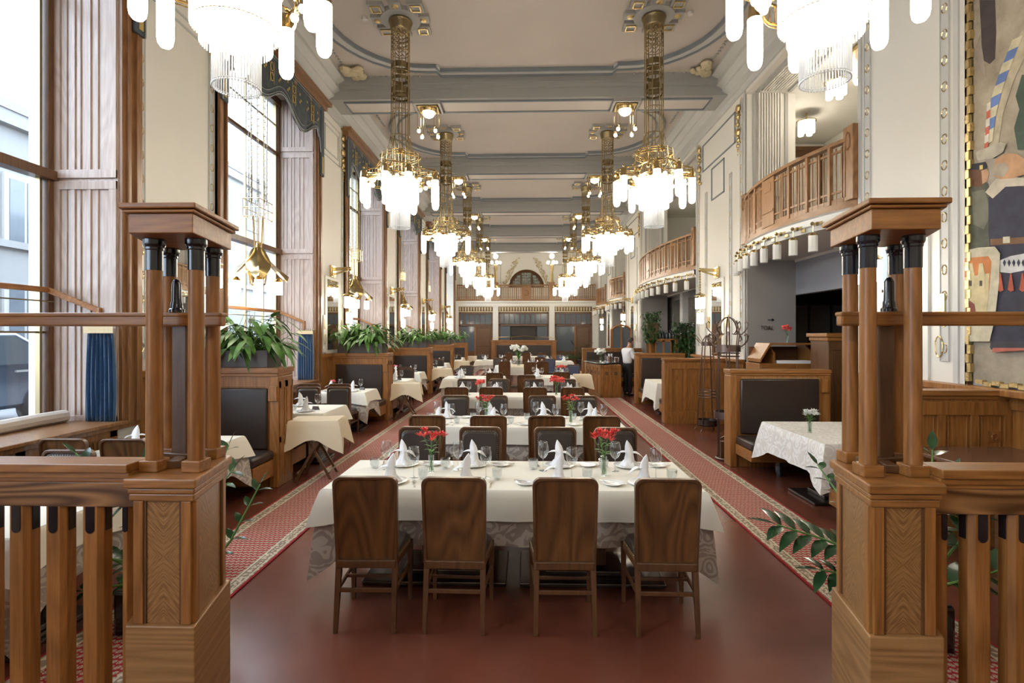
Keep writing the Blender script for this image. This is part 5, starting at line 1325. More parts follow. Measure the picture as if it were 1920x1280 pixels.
# covers on the window tables and the far tables
for x, y, k, wh in LT:
    if k > 3: continue
    d0 = ' window table %s %s booth bench' % ('before' if wh == 'front' else 'behind', ORD[k])
    dd = .40 if wh == 'front' else .46
    place(x-.22, y-dd, 1, 'left near,'+d0, k < 1); place(x+.22, y-dd, 1, 'right near,'+d0, False)
    if wh == 'behind' or k == 0: place(x-.1, y+dd-.02, -1, 'far side,'+d0, False)
    if k < 3:
        bouquet('v', 'small vase of pink flowers on the window table %s the %s booth bench' % ('before' if wh == 'front' else 'behind', ORD[k]), 'flower vase', 'ball', (x-.30, y+.1, TZ), (.022, .09), petals='pink', n=4, spread=.05, hgt=.10, big=.032, group='pink flower vases by the windows')
        q = thing('table_sign', 'small dark folded sign on the window table %s the %s booth bench' % ('before' if wh == 'front' else 'behind', ORD[k]), 'sign', (x+.30, y-.12 if wh == 'behind' else y+.12, TZ), R(-15), 'folded table signs')
        MB().plate([(-.05, -.025, 0), (.05, -.025, 0), (.05, 0, .055), (-.05, 0, .055)], (0, 1, .4), .002).plate([(-.05, .025, 0), (.05, .025, 0), (.05, 0, .055), (-.05, 0, .055)], (0, -1, .4), .002).obj('folded_card', 'greybox', q, smooth=0)
for (cx, cy_, w_, d, nm) in ((-1.35, 14.0, 1.5, .95, 'white table far left of centre'), (.62, 14.4, 1.25, .95, 'white table far right of centre'), (-1.45, 23.6, 1.5, 1.0, 'far white table on the left'), (1.25, 22.8, 1.35, 1.0, 'far white table on the right')):
    for i, fx in enumerate((-.32, .32)):
        place(cx+fx*w_*.8, cy_-d/2, 1, 'near side, %s, %s' % (['left', 'right'][i], nm), False); place(cx+fx*w_*.8, cy_+d/2, -1, 'far side, %s, %s' % (['left', 'right'][i], nm), False)
for i in range(6):
    a = 2*PI*i/6; x, y = -.25+.66*math.cos(a), 19.4+.66*math.sin(a)
    nap.put((x, y, TZ), a, 'white folded napkin on the round table, %s clockwise' % ORD[i], 'folded napkins'); wine.put((x*1.0+.15, y, TZ), 0, 'wine glass on the round table, %s clockwise' % ORD[i], 'wine glasses')
for i in range(4): nap.put((-.9+i*.55, 27.7, TZ), 0, 'white folded napkin on the last table, %s from left' % ORD[i], 'folded napkins')
# ================================================================ RIGHT-HAND BOOTHS
def booth_right(y, x0, label, near='leather', far_seat=True, near_seat=True, x1=WX-.03, zt=1.38, th=.2, fdep=.5):
    o = thing('booth_bench', label, 'bench', (0, y, 0), 0, 'booth benches on the balcony side')
    MB().box(x0, x1, 0, th, 0, zt-.06).obj('partition', 'oakZ', o, smooth=0, bevel=.004)
    MB().box(x0-.02, x1, -.03, th+.03, zt-.05, zt).box(x0-.01, x1, -.015, th+.015, zt-.08, zt-.05).obj('cap_rail', 'oakX', o, smooth=0, bevel=.008)
    MB().box(x0-.012, x0+.09, -.02, th+.02, 0, zt-.08).obj('end_post', 'oakZ', o, smooth=0, bevel=.012)
    if near == 'leather':
        b_ = MB().box(x0+.13, x1-.18, -.05, .0, .47, zt-.13).obj('leather_back', 'leather', o, bevel=.02, smooth=50)
        n_ = MB(); k = int((x1-x0-.3)/.022)
        for i in range(k): n_.sphere((x0+.14+i*.022, -.05, zt-.115), .006, 4)
        n_.obj('nail_trim', 'brassdark', b_)
        MB().box(x1-.14, x1-.05, -.04, 0, zt-.32, zt-.12).obj('carved_block', 'oakZ', o, smooth=0, bevel=.004)
    else:
        q = MB(); panels(q, x0+.09, x1, 0, .14, zt-.1, 4); q.box(x0, x1, -.025, 0, 0, .16); q.obj('panelling', 'oakZ', o, smooth=0, bevel=.003)
        e = MB()
        for i in range(4):
            xx = x0+.25+i*(x1-x0-.1)/4
            if i in (0, 3): e.box(xx-.05, xx+.05, -.012, 0, .92, 1.02).tube([(xx+.025*math.cos(t), -.014, .97+.025*math.sin(t)) for t in [PI*2*j/8 for j in range(8)]], .006, 4, closed=True)
        e.obj('carved_rosette', 'oakZ', o, smooth=0)
    if near_seat:
        MB().box(x0+.05, x1, -.60, -.05, .34, .46).obj('seat_cushion', 'leather', o, bevel=.03, smooth=50)
        MB().box(x0+.05, x1, -.58, -.05, .20, .34).obj('seat_rail', 'oakX', o, smooth=0, bevel=.004)
        MB().lathe([(.035, 0), (.05, .1), (.045, .2)], (x0+.45, -.5, 0), 10).obj('leg', 'black', o)
    if far_seat:
        MB().box(x0+.05, x1, th, th+fdep, .34, .46).obj('seat_cushion', 'leather', o, bevel=.03, smooth=50)
        MB().box(x0+.05, x1, th, th+fdep-.02, .18, .34).obj('seat_rail', 'oakX', o, smooth=0, bevel=.004)
    return o
booth_right(4.85, 2.98, 'panelled booth bench beneath the large wall painting, behind the right railing', 'wood', True, False, th=.12, fdep=.48)
booth_right(7.66, 2.90, 'dark leather booth bench behind the damask-covered table on the right', 'leather', False, True)
booth_right(11.35, 2.92, 'panelled booth bench behind the two coat stands', 'wood', True, False)
booth_right(14.58, 2.98, 'dark leather booth bench beside the standing waiter', 'leather', False, True)
booth_right(20.0, 2.1, 'far booth bench behind the bar counter', 'leather', False, True)
def cloth_table(cx, cy_, w_, d, nm, m, ov, seed):
    table_thing(cx, cy_, w_, d, 'booth table '+nm)
    return tag(drape(-w_/2-.01, w_/2+.01, -d/2-.01, d/2+.01, .762, ov, seed, .45, .014, .04).obj('tablecloth', m, loc=(cx, cy_, 0), smooth=60), '%s tablecloth on the booth table %s' % ('patterned cream' if m == 'damaskw' else 'plain white', nm), 'tablecloth')
cloth_table(3.62, 6.22, 1.14, 1.40, 'with one vase of white flowers', 'damaskw', .34, 201)
cloth_table(3.60, 12.95, 1.15, 1.2, 'between the panelled bench and the waiter', 'cloth', .42, 202)
bouquet('v', 'small glass vase of white flowers on the damask booth table', 'flower vase', 'lily', (3.22, 6.15, TZ), (.026, .12), petals='whitepetal', n=7, spread=.06, hgt=.10, big=.05)
bouquet('v', 'small glass vase with red carnations on the second booth table', 'flower vase', 'ball', (3.33, 12.9, TZ), (.026, .10), n=2, spread=.05, hgt=.13, big=.05)
# bare wooden table behind the right railing
o = thing('dining_table', 'bare brown wooden table behind the right railing below the painting', 'table', (3.1, 3.9, 0))
MB().prism([(.22, -.7), (1.1, -.7), (1.1, .85), (.15, .85)], .87, .90).obj('tabletop', wood('table_top_wood', (.10, .05, .03), (.20, .105, .065), 'X', rough=.25, wave=.3), o, smooth=0, bevel=.006)
MB().box(.5, .8, -.1, .3, .04, .87).box(.35, .95, -.25, .45, 0, .04).obj('pedestal', 'walnutZ', o, smooth=0)
# ---- coat stands
def hook(mb, c, a, z, r_=.2, t=.009):
    ca, sa = math.cos(a), math.sin(a)
    P = [(.0, 0), (.05, -.01), (r_*.6, .03), (r_*.85, .09), (r_*.9, .16), (r_*.72, .19), (r_*.62, .16)]
    return mb.tube([(c[0]+(.14+x)*ca, c[1]+(.14+x)*sa, z+h) for x, h in P], t, 5)
o = thing('coat_stand', 'tall dark bent-iron coat stand with domed top, next to the booth post', 'coat stand', (3.04, 8.13, 0))
f = MB()
for i in range(6):
    a = 2*PI*i/6+.3; ca, sa = math.cos(a), math.sin(a)
    f.tube([(.15*ca, .15*sa, .02), (.15*ca, .15*sa, 1.72)]+[(.17*math.cos(t)*ca, .17*math.cos(t)*sa, 1.86+.28*math.sin(t)) for t in [PI/2*j/6 for j in range(7)]], .0105, 5)
f.obj('uprights', 'nickel', o)
rg = MB()
for z0, z1, r_ in ((1.62, 1.72, .17), (.62, .72, .19)): MB().lathe([(r_, z0), (r_+.008, z0), (r_+.008, z1), (r_, z1)], n=24, cap=False).obj('band', 'nickel', o)
for z in (1.60, 1.55, .60): ring(MB(), .165, z, .007).obj('band', 'nickel', o)
ring(rg, .17, .02, .016); rg.lathe([(.16, .0), (.16, .015), (.1, .02)], n=20); rg.obj('foot_ring', 'nickel', o)
h = MB()
for i in range(6):
    a = 2*PI*i/6+.1; hook(h, (0, 0), a, 1.70, .2); hook(h, (0, 0), a+.5, 1.94-.05, .15 if i % 2 else .19)
    h.tube([((.14)*math.cos(a), .14*math.sin(a), 1.92), (.20*math.cos(a), .20*math.sin(a), 1.86), (.22*math.cos(a), .22*math.sin(a), 1.80), (.19*math.cos(a), .19*math.sin(a), 1.78)], .008, 5)
h.obj('hooks', 'nickel', o)
MB().tube([(.1, 0, .25), (.12, 0, .32), (.0, .05, .34), (-.12, 0, .30)], .02, 6).box(-.12, .12, -.04, .04, .02, .27).obj('umbrella_holder', 'walnutX', o)
o = thing('coat_stand', 'slim tapered iron coat stand with umbrella tray before the panelled booth', 'coat stand', (3.55, 10.55, 0))
f = MB()
for i in range(4):
    a = PI/4+PI/2*i; f.tube([(.27*math.cos(a), .27*math.sin(a), .0), (.22*math.cos(a), .22*math.sin(a), .06), (.21*math.cos(a), .21*math.sin(a), .15), (.11*math.cos(a), .11*math.sin(a), 1.62), (.10*math.cos(a), .10*math.sin(a), 1.76), (.03*math.cos(a), .03*math.sin(a), 1.86)], .012, 5)
f.obj('uprights', 'nickel', o)
rg = MB()
for z, r_ in ((.78, .17), (.72, .175), (.66, .18), (1.45, .12)): ring(MB(), r_, z, .008, 20).obj('band', 'nickel', o)
rg.lathe([(.11, 1.66), (.12, 1.66), (.12, 1.74), (.11, 1.74)], n=18, cap=False); rg.obj('top_band', 'nickel', o)
h = MB()
for i in range(7):
    a = 2*PI*i/7; h.tube([(.1*math.cos(a), .1*math.sin(a), 1.68), (.22*math.cos(a), .22*math.sin(a), 1.80), (.33*math.cos(a), .33*math.sin(a), 1.90)], .008, 4)
h.obj('hooks', 'brassdark', o)
MB().lathe([(.17, .10), (.19, .12), (.19, .22), (.18, .22), (.17, .13)], n=20).obj('umbrella_tray', 'metal_base', o)
# ---- reception desk in the first opening
o = thing('roll_top_desk', 'oak desk with open arched top and two brass-handled drawers, behind the booth', 'desk', (4.62, 9.6, 0))
MB().box(-.6, .6, -.3, .3, 0, 1.38).obj('carcass', 'oakX', o, smooth=0, bevel=.006)
for x in (-.3, .3):
    d = MB().box(x-.28, x+.28, -.32, -.3, 1.16, 1.36).obj('drawer', 'oakX', o, smooth=0, bevel=.006)
    MB().tube([(x-.06, -.325, 1.28), (x-.05, -.35, 1.25), (x+.05, -.35, 1.25), (x+.06, -.325, 1.28)], .008, 5).obj('drawer_handle', 'brass', d)
s_ = MB()
for x0, x1 in ((-.34, -.31), (.31, .34)): s_.plate([(x0, -.24, 1.38), (x0, .28, 1.38), (x0, .28, 1.70), (x0, -.02, 1.70), (x0, -.24, 1.55)], (1, 0, 0), x1-x0)
MB().box(-.56, .56, .24, .27, 1.38, 1.66).obj('hood_back', 'walnutX', o, smooth=0)
s_.obj('side_wing', 'oakZ', o, smooth=0)
MB().plate([(-.58, -.28, 1.40), (-.40, -.28, 1.70), (.40, -.28, 1.70), (.58, -.28, 1.40), (.58, -.28, 1.46), (.42, -.28, 1.73), (-.42, -.28, 1.73), (-.58, -.28, 1.46)][::1], (0, 1, 0), .55).obj('arched_hood', 'oakX', o, smooth=0)
tag(MB().box(-.28, .28, -.2, .05, 0, .05).obj('paper_stack', 'napkin', loc=(4.62, 9.5, 1.38)), 'stack of white paper inside the arched desk', 'paper')
bouquet('v', 'single red carnation in a glass on top of the arched desk', 'flower vase', 'ball', (4.58, 9.5, 1.73), (.025, .12), n=3, spread=.06, hgt=.16, big=.05)
o = thing('cupboard', 'plain oak cupboard with cornice in the dark doorway at right', 'cupboard', (4.95, 8.55, 0))
MB().box(-.33, .33, -.25, .25, 0, 1.78).obj('carcass', 'walnutZ', o, smooth=0, bevel=.006)
MB().box(-.38, .38, -.3, .3, 1.84, 1.90).box(-.35, .35, -.27, .27, 1.78, 1.84).obj('cornice', 'oakX', o, smooth=0, bevel=.01)
q = MB(); panels(q, -.33, .33, -.25, .1, 1.76, 1); q.obj('door', 'walnutZ', o, smooth=0, bevel=.004)
# direction sign painted on the grey wall
def textobj(body, size, loc, rot, m, name, label, cat, ext=.002):
    cu = bpy.data.curves.new(name, 'FONT'); cu.body = body; cu.size = size; cu.extrude = ext; cu.align_x = 'CENTER'; cu.materials.append(M[m])
    t = bpy.data.objects.new(name, cu); COL.objects.link(t); me = bpy.data.meshes.new_from_object(t.evaluated_get(bpy.context.evaluated_depsgraph_get())); bpy.data.objects.remove(t)
    o = bpy.data.objects.new(name, me); COL.objects.link(o); o.location = loc; o.rotation_euler = rot; return tag(o, label, cat)
o = textobj('TOAL', .125, (4.735, 10.63, 1.97), (R(90), 0, 0), 'brassdark', 'wall_lettering', 'small brown letters TOAL on the grey wall above the red carnation', 'lettering')
o.scale = (.8, 1, 1)
tag(MB().plate([(-.06, 0, -.006), (.02, 0, -.006), (.02, 0, -.03), (.07, 0, 0), (.02, 0, .03), (.02, 0, .006), (-.06, 0, .006)], (0, -1, 0), .003).obj('arrow_sign', 'black', loc=(4.81, 10.63, 2.17), smooth=0), 'small black arrow pointing right above the wall lettering', 'sign')
# ---- bar counter
P0 = (2.02, 15.9); P = [(2.02, 17.6), (1.93, 16.9), (2.25, 16.2), (3.05, 16.2), (3.05, 17.6)]
P = [(2.55, 16.1), (3.02, 16.25), (3.02, 18.2), (2.3, 18.6), (1.95, 17.9)]
o = thing('bar_counter', 'angled oak serving counter with dark marble top beside the waiter', 'counter', (0, 0, 0))
P = [(2.22, 15.9), (2.82, 15.95), (2.82, 18.0), (2.0, 18.3), (1.95, 17.4)]
MB().prism(P, 0, .98).obj('carcass', 'oakZ', o, smooth=0, bevel=.005)
MB().prism([(2.15, 16.1), (2.3, 15.87), (2.84, 16.5), (2.84, 18.0), (2.02, 18.36), (1.88, 17.4)], 1.0, 1.03).obj('marble_top', 'counter', o, smooth=0, bevel=.006)
def facepanels(p, q, n, par, squares=False):
    p, q = Vector((*p, 0)), Vector((*q, 0)); d = (q-p).normalized(); nn = Vector((d.y, -d.x, 0)); ln = (q-p).length
    mb = MB(); sq = MB()
    def pl(a0, a1, z0, z1, t, b_=mb): b_.plate([p+d*a0+Vector((0, 0, z0)), p+d*a1+Vector((0, 0, z0)), p+d*a1+Vector((0, 0, z1)), p+d*a0+Vector((0, 0, z1))], nn, t)
    pl(0, ln, 0, .12, .02); pl(0, ln, .88, .98, .02)
    for i in range(n+1): pl((ln-.06)*i/n, (ln-.06)*i/n+.06, 0, .98, .02)
    if squares:
        for i in range(n):
            a = (ln-.06)*(i+.5)/n+.03; pl(a-.05, a+.05, .68, .78, .012, sq)
        sq.obj('carved_square', 'walnutZ', par, smooth=0)
    mb.obj('panelling', 'oakZ', par, smooth=0, bevel=.003)
facepanels(P[0], P[1], 2, o, True); facepanels(P[4], P[0], 4, o, True)
o = thing('ice_bucket', 'steel bucket full of cutlery on the serving counter', 'bucket', (2.5, 16.3, 1.03)); MB().lathe([(.09, 0), (.12, .2), (.125, .2), (.11, .02), (.001, .02)], n=18).obj('bucket', 'steel', o)
q = MB(); rnd = random.Random(8)
for i in range(14): a = rnd.uniform(0, 6.28); q.tube([(.05*math.cos(a), .05*math.sin(a), .03), (.11*math.cos(a), .11*math.sin(a), .27)], .006, 4)
q.obj('spoon_handles', 'silver', o)
tag(MB().lathe([(.07, 0), (.11, .16), (.115, .16), (.10, .01), (.001, .01)], n=18).obj('steel_bowl', 'steel', loc=(2.72, 16.4, 1.03)), 'smaller steel bowl right of the cutlery bucket on the counter', 'bowl')
bouquet('v', 'vase of white hydrangeas on the serving counter', 'flower vase', 'ball', (2.35, 16.9, 1.03), (.05, .14), petals='whitepetal', n=9, spread=.13, hgt=.18, big=.1)
# ---- waiter
def skinned(name, pts, edges, rad, m, parent, sub=2, root=0):
    me = bpy.data.meshes.new(name); me.from_pydata(pts, edges, []); me.materials.append(M[m]); o = bpy.data.objects.new(name, me); COL.objects.link(o); o.parent = parent
    sk = o.modifiers.new('skin', 'SKIN'); sk.use_smooth_shade = True; lay = me.skin_vertices[0] if me.skin_vertices else None
    if lay is None:
        import bmesh
        bm = bmesh.new(); bm.from_mesh(me); bm.verts.layers.skin.verify(); bm.to_mesh(me); bm.free(); lay = me.skin_vertices[0]
    for i, r_ in enumerate(rad): lay.data[i].radius = r_ if isinstance(r_, tuple) else (r_, r_); lay.data[i].use_root = (i == root)
    sb = o.modifiers.new('sub', 'SUBSURF'); sb.levels = sub; sb.render_levels = sub
    return o
W = thing('person', 'waiter in white shirt and black trousers, head bent over papers by the booth', 'person', (3.12, 16.55, 0), R(-62))
# faces local +Y; turned to the right and slightly away
B = [(0, 0, .95), (0, .01, 1.10), (0, .0, 1.25), (0, .02, 1.40), (0, .03, 1.49), (0, .07, 1.56), (0, .10, 1.62),
     (-.10, 0, .90), (-.10, .03, .50), (-.10, -.01, .10), (-.10, .09, .05), (.10, 0, .90), (.10, .02, .50), (.10, .0, .10), (.10, .10, .05),
     (-.17, .02, 1.40), (-.21, .06, 1.15), (-.12, .27, 1.24), (-.06, .36, 1.30), (.17, .02, 1.40), (.21, .08, 1.15), (.12, .29, 1.24), (.06, .38, 1.30)]
E_ = [(0, 1), (1, 2), (2, 3), (3, 4), (4, 5), (5, 6), (0, 7), (7, 8), (8, 9), (9, 10), (0, 11), (11, 12), (12, 13), (13, 14), (3, 15), (15, 16), (16, 17), (17, 18), (3, 19), (19, 20), (20, 21), (21, 22)]
RD = [(.07, .05), (.08, .06), (.12, .09), (.12, .085), .05, .055, .06, .05, .05, .04, .035, .05, .05, .04, .035, .06, .045, .036, .026, .06, .045, .036, .026]
skinned('body', B, E_, RD, 'skin', W)
head = MB().sphere((0, 0, 0), .095, 20, 1.28, .86, 1.0); 
head.v = [(x*(1-.25*max(0, -z/.12)), y+(.012 if z < -.04 else 0), z) for x, y, z in head.v]
hm = Matrix.Translation((0, .12, 1.655)) @ Matrix.Rotation(R(-28), 4, 'X')
head.xf(hm); head.obj('head', 'skin', W, smooth=80)
f = MB().sphere((0, .098, -.01), .018, 8, 1.6).sphere((-.088, 0, 0), .022, 8, 1.5, .5).sphere((.088, 0, 0), .022, 8, 1.5, .5).sphere((0, .09, -.065), .022, 8, .35); f.xf(hm); f.obj('nose_and_ears', 'skin', W, smooth=80)
f = MB().sphere((-.032, .088, .02), .009, 6).sphere((.032, .088, .02), .009, 6).box(-.05, -.015, .088, .096, .038, .044).box(.015, .05, .088, .096, .038, .044); f.xf(hm); f.obj('eyes', 'hair', W)
h_ = MB().sphere((0, -.012, .022), .10, 18, 1.2, .90, 1.0); h_.v = [(x, min(y, .062 if z > .05 else -.01), z) for x, y, z in h_.v]; h_.v = [(x, y, max(z, -.05)) for x, y, z in h_.v]; h_.xf(hm); h_.obj('hair', 'hair', W, smooth=80)
# shirt and trousers as looser shells over the body
skinned('shirt', [(0, 0, .97), (0, -.005, 1.06), (0, -.01, 1.25), (0, .005, 1.40), (0, .02, 1.47), (-.18, .01, 1.40), (-.22, .055, 1.15), (-.14, .24, 1.23), (-.09, .31, 1.27), (.18, .01, 1.40), (.22, .075, 1.15), (.14, .26, 1.23), (.09, .33, 1.27)],
        [(0, 1), (1, 2), (2, 3), (3, 4), (3, 5), (5, 6), (6, 7), (7, 8), (3, 9), (9, 10), (10, 11), (11, 12)], [(.155, .125), (.165, .135), (.175, .14), (.15, .115), (.062, .062), .082, .07, .056, .045, .082, .07, .056, .045], 'shirt', W)
skinned('trousers', [(0, 0, 1.07), (0, 0, .92), (-.10, 0, .80), (-.10, .02, .48), (-.105, -.01, .07), (.10, 0, .80), (.10, .01, .48), (.105, 0, .07)],
        [(0, 1), (1, 2), (2, 3), (3, 4), (1, 5), (5, 6), (6, 7)], [(.15, .12), (.155, .125), .105, .082, .07, .105, .082, .07], 'trouser', W)
for s in (-1, 1):
    skinned('shoe', [(s*.105, -.05, .045), (s*.105, .04, .045), (s*.105, .15, .035)], [(0, 1), (1, 2)], [.042, .045, .035], 'black', W)
    P_, Ed, Rr = [(s*.06, .355 if s < 0 else .375, 1.295)], [], [(.030, .016)]
    b0 = Vector(P_[0])
    for i in range(4):
        k = len(P_); dx = (i-1.5)*.016; ln_ = (.038, .044, .042, .034)[i]
        P_ += [tuple(b0+Vector((dx, .045, .004))), tuple(b0+Vector((dx, .045+ln_*.6, -.004))), tuple(b0+Vector((dx*.9, .045+ln_, -.022)))]; Ed += [(0, k), (k, k+1), (k+1, k+2)]; Rr += [.0095, .0085, .007]
    k = len(P_); P_ += [tuple(b0+Vector((-s*.032, .02, .005))), tuple(b0+Vector((-s*.04, .055, -.002)))]; Ed += [(0, k), (k, k+1)]; Rr += [.011, .009]
    skinned('hand', P_, Ed, Rr, 'skin', W, 1)
tag(MB().box(-.11, .11, -.15, .15, 0, .008).obj('paper_sheet', 'napkin', loc=(3.50, 16.76, 1.315)), 'white sheet of paper held by the waiter', 'paper'); 
# ---- bottle cabinet with ivy behind the booth
o = thing('display_cabinet', 'oak display cabinet with glazed doors, carrying bottles, behind the leather booth', 'cabinet', (4.08, 16.2, 0))
MB().box(-.42, .42, -.18, .2, 0, .9).box(-.42, .42, .17, .2, .9, 1.72).box(-.44, .44, -.2, .2, 1.72, 1.76).box(-.42, -.36, -.18, -.14, .9, 1.72).box(.36, .42, -.18, -.14, .9, 1.72).box(-.42, .42, -.18, .2, .95, .98).box(-.42, .42, -.18, .2, 1.3, 1.32).obj('carcass', 'oakZ', o, smooth=0, bevel=.004)
for x0, x1 in ((-.24, 0), (0, .24)):
    d = MB().box(x0, x0+.03, -.2, -.17, 1.1, 1.72).box(x1-.03, x1, -.2, -.17, 1.1, 1.72).box(x0, x1, -.2, -.17, 1.1, 1.15).box(x0, x1, -.2, -.17, 1.67, 1.72).obj('door', 'oakZ', o, smooth=0)
    MB().box(x0+.03, x1-.03, -.19, -.18, 1.15, 1.67).obj('leaded_pane', 'winext', d, smooth=0)
MB().box(-.24, .24, -.2, -.17, .98, 1.1).obj('arched_apron', 'oakX', o, smooth=0)
tag(MB().box(-.14, .14, -.15, .15, 0, .42).box(-.17, .17, -.18, .18, .42, .46).obj('wooden_box', 'walnutZ', loc=(3.80, 16.2, 1.76), smooth=0, bevel=.005), 'tall dark wooden box on the left of the bottle cabinet top', 'box')
rnd = random.Random(12); bt = Stock(tag(MB().lathe([(.034, 0), (.036, .02), (.036, .15), (.014, .20), (.013, .26), (.001, .262)], n=12).obj('bottle', 'bottle'), 'b', 'bottle'))
for i in range(9): bt.put((3.99+i*.052, 16.12+.06*(i % 2), 1.76), 0, 'dark bottle on the cabinet top, %s from left' % ORD[i], 'bottles on the display cabinet')
def ivy(loc, label, w_, h_, n, pot=True):
    o = thing('hanging_ivy', label, 'potted plant', loc)
    MB().lathe([(.08, 0), (.11, .16), (.12, .18), (.10, .18), (.09, .16)], n=14).obj('pot', 'greybox', o)
    lf = MB(); st = MB(); r_ = random.Random(int(loc[1]*100+loc[0]*10))
    for i in range(12):
        x, y = r_.uniform(-w_, w_), r_.uniform(-.12, .12); st.tube([(0, 0, .17), (x*.7, y-.08, .22), (x, y-.14, -.1), (x*1.05, y-.15, -h_*r_.uniform(.5, 1))], .004, 3)
    for i in range(n):
        t = r_.random(); x = r_.uniform(-w_, w_)*(1 if t < .75 else .7); z = .36-(h_+.36)*t; y = r_.uniform(-.2, .1)
        lf.leaf((x, y, z), (r_.uniform(-1, 1), r_.uniform(-1.2, .2), r_.uniform(-.8, .4)), r_.uniform(.09, .13), r_.uniform(.06, .09), .4, 3)
    st.obj('vines', 'stem', o); lf.obj('foliage', 'leaf', o, smooth=80); return o
ivy((3.75, 16.15, 2.22), 'trailing ivy in a pot on the wooden box at the cabinet left', .26, .55, 320)
o = tag(MB().box(-.1, .1, -.1, .1, 0, 1.9).obj('plant_column', 'walnutZ', loc=(4.72, 16.2, 0), smooth=0), 'wooden column carrying the big ivy right of the bottle cabinet', 'plant stand')
ivy((4.72, 16.1, 1.9), 'large cascading ivy right of the bottle cabinet', .32, 1.1, 900)
# far right palm near the end door, framed picture, screen
o = thing('potted_palm', 'dark green palm in front of the right end door', 'potted plant', (3.2, 31.2, 0)); MB().lathe([(.2, 0), (.28, .4), (.3, .42), (.26, .42)], n=16).obj('pot', 'greybox', o)
lf = MB(); r_ = random.Random(9)
for i in range(26):
    a = r_.uniform(0, 6.28); e = r_.uniform(.4, 1.3); d = Vector((math.cos(a)*math.cos(e), math.sin(a)*math.cos(e), math.sin(e))); b0 = Vector((0, 0, .45))
    L_ = r_.uniform(1.2, 2.1)
    for j in range(2, 14):
        t = j/14; p = b0+d*L_*t+Vector((0, 0, -.6*t*t*L_*.5))
        for s in (-1, 1): lf.leaf(p, (d.x-s*d.y*1.4, d.y+s*d.x*1.4, d.z*.5), .28, .035, .6, 2)
lf.obj('fronds', 'leaf', o, smooth=80)
o = thing('framed_picture', 'small dark-framed picture on the far right wall', 'picture', (4.30, 29.0, 2.2)) if 0 else None
o = thing('end_bench', 'long oak bench with dark leather back across the hall end', 'bench', (-.15, 30.6, 0))
MB().box(-1.85, 1.85, 0, .25, 0, 1.5).obj('partition', 'oakX', o, smooth=0, bevel=.01); MB().box(-1.9, 1.9, -.04, .3, 1.5, 1.58).obj('cap_rail', 'oakX', o, smooth=0)
MB().box(-1.55, 1.55, -.06, 0, .5, 1.3).obj('leather_back', 'leather', o, bevel=.02); MB().box(-1.7, 1.7, -.55, 0, .2, .46).obj('seat', 'leather', o, bevel=.03)
for x in (-1.86, 1.66): MB().box(x, x+.2, -.1, .3, 0, 1.58).obj('end_post', 'oakZ', o, smooth=0)
o = tag(MB().tube([(-1.8, 0, .12), (-1.5, 0, .16), (-.7, 0, .18), (0, 0, .24), (.7, 0, .18), (1.5, 0, .16), (1.8, 0, .12)], .02, 5).tube([(-1.8, 0, 0), (-1.8, 0, .12)], .02, 5).tube([(1.8, 0, 0), (1.8, 0, .12)], .02, 5).tube([(-.7, 0, 0), (-.7, 0, .18)], .015, 5).tube([(.7, 0, 0), (.7, 0, .18)], .015, 5).obj('brass_rail', 'brassdark', loc=(-.15, 30.72, 1.58)), 'raised brass rail along the top of the end bench', 'rail')
# ================================================================ WALL PAINTING
o = thing('wall_painting', 'large wall painting of robed figures and a castle shield in a gold-blocked frame', 'painting', (WX+.05, 0, 0))
Y0, Y1, Z0, Z1 = -1.5, 5.31, 1.42, 6.6
MB().box(-.03, .0, Y0, Y1, Z0, Z1).obj('painted_ground', 'mural', o, smooth=0)
g = MB()
for i in range(int((Z1-Z0)/.09)): g.box(-.07, -.02, Y1-.01+(.0 if i % 2 else .02), Y1+.03+(.0 if i % 2 else .02), Z0+i*.09, Z0+i*.09+.085)
g.obj('gold_block_frame', 'gilt', o, smooth=0); g = MB()
for i in range(int((Y1-Y0)/.09)): g.box(-.07, -.02, Y0+i*.09, Y0+i*.09+.085, Z0-.03+(.0 if i % 2 else .015), Z0+.01+(.0 if i % 2 else .015))
g.obj('gold_block_frame', 'gilt', o, smooth=0)
MB().box(-.05, 0, Y1+.05, Y1+.08, Z0-.05, Z1).box(-.05, 0, Y0, Y1+.08, Z0-.08, Z0-.05).obj('frame_backing', 'walnutZ', o, smooth=0)
lay = [0]
def paint(pts, c, nm, rough=.8, vary=.25):
    """pts = (image x, image y) read off the wall plane -> real y, z on the wall"""
    lay[0] += 1; key = 'paint_%.2f_%.2f_%.2f' % c
    if key not in M: M[key] = mat('paint_'+nm, c, rough, vary=vary, vscale=9)
    P3 = []
    for px, py in pts:
        r_ = (px-960)/1000; u = -(py-628)/1000; dx = r_*math.cos(YAW)-math.sin(YAW); dy = r_*math.sin(YAW)+math.cos(YAW); t = (WX+.02)/dx
        P3.append((-.0305-.0007*lay[0], dy*t, EYE+u*t))
    return MB().plate(P3, (-1, 0, 0), .001).obj(nm, key, o, smooth=0)
paint([(1837, 0), (1866, 0), (1868, 60), (1866, 110), (1856, 120), (1842, 112), (1840, 60)], (.055, .04, .04), 'dark_banner')
paint([(1838, 65), (1826, 100), (1836, 130), (1850, 145)][::1], (.30, .25, .20), 'faint_figure')
paint([(1915, 60), (1890, 120), (1868, 190), (1858, 240), (1852, 275), (1872, 275), (1882, 210), (1902, 150), (1925, 100), (1960, 60), (1960, 20)], (.42, .36, .26), 'stone_arch')
for i in range(9):
    t0, t1 = i/9, (i+.9)/9
    def q(t, s): return (1912-52*math.sin(t*1.5)-5+s*8, 75+195*t)
    paint([q(t0, -1), q(t0-.05, 1), q(t0+.08, 1), q(t0+.13, -1)], (.12, .19, .42) if i % 2 else (.55, .50, .34), 'arch_lozenge')
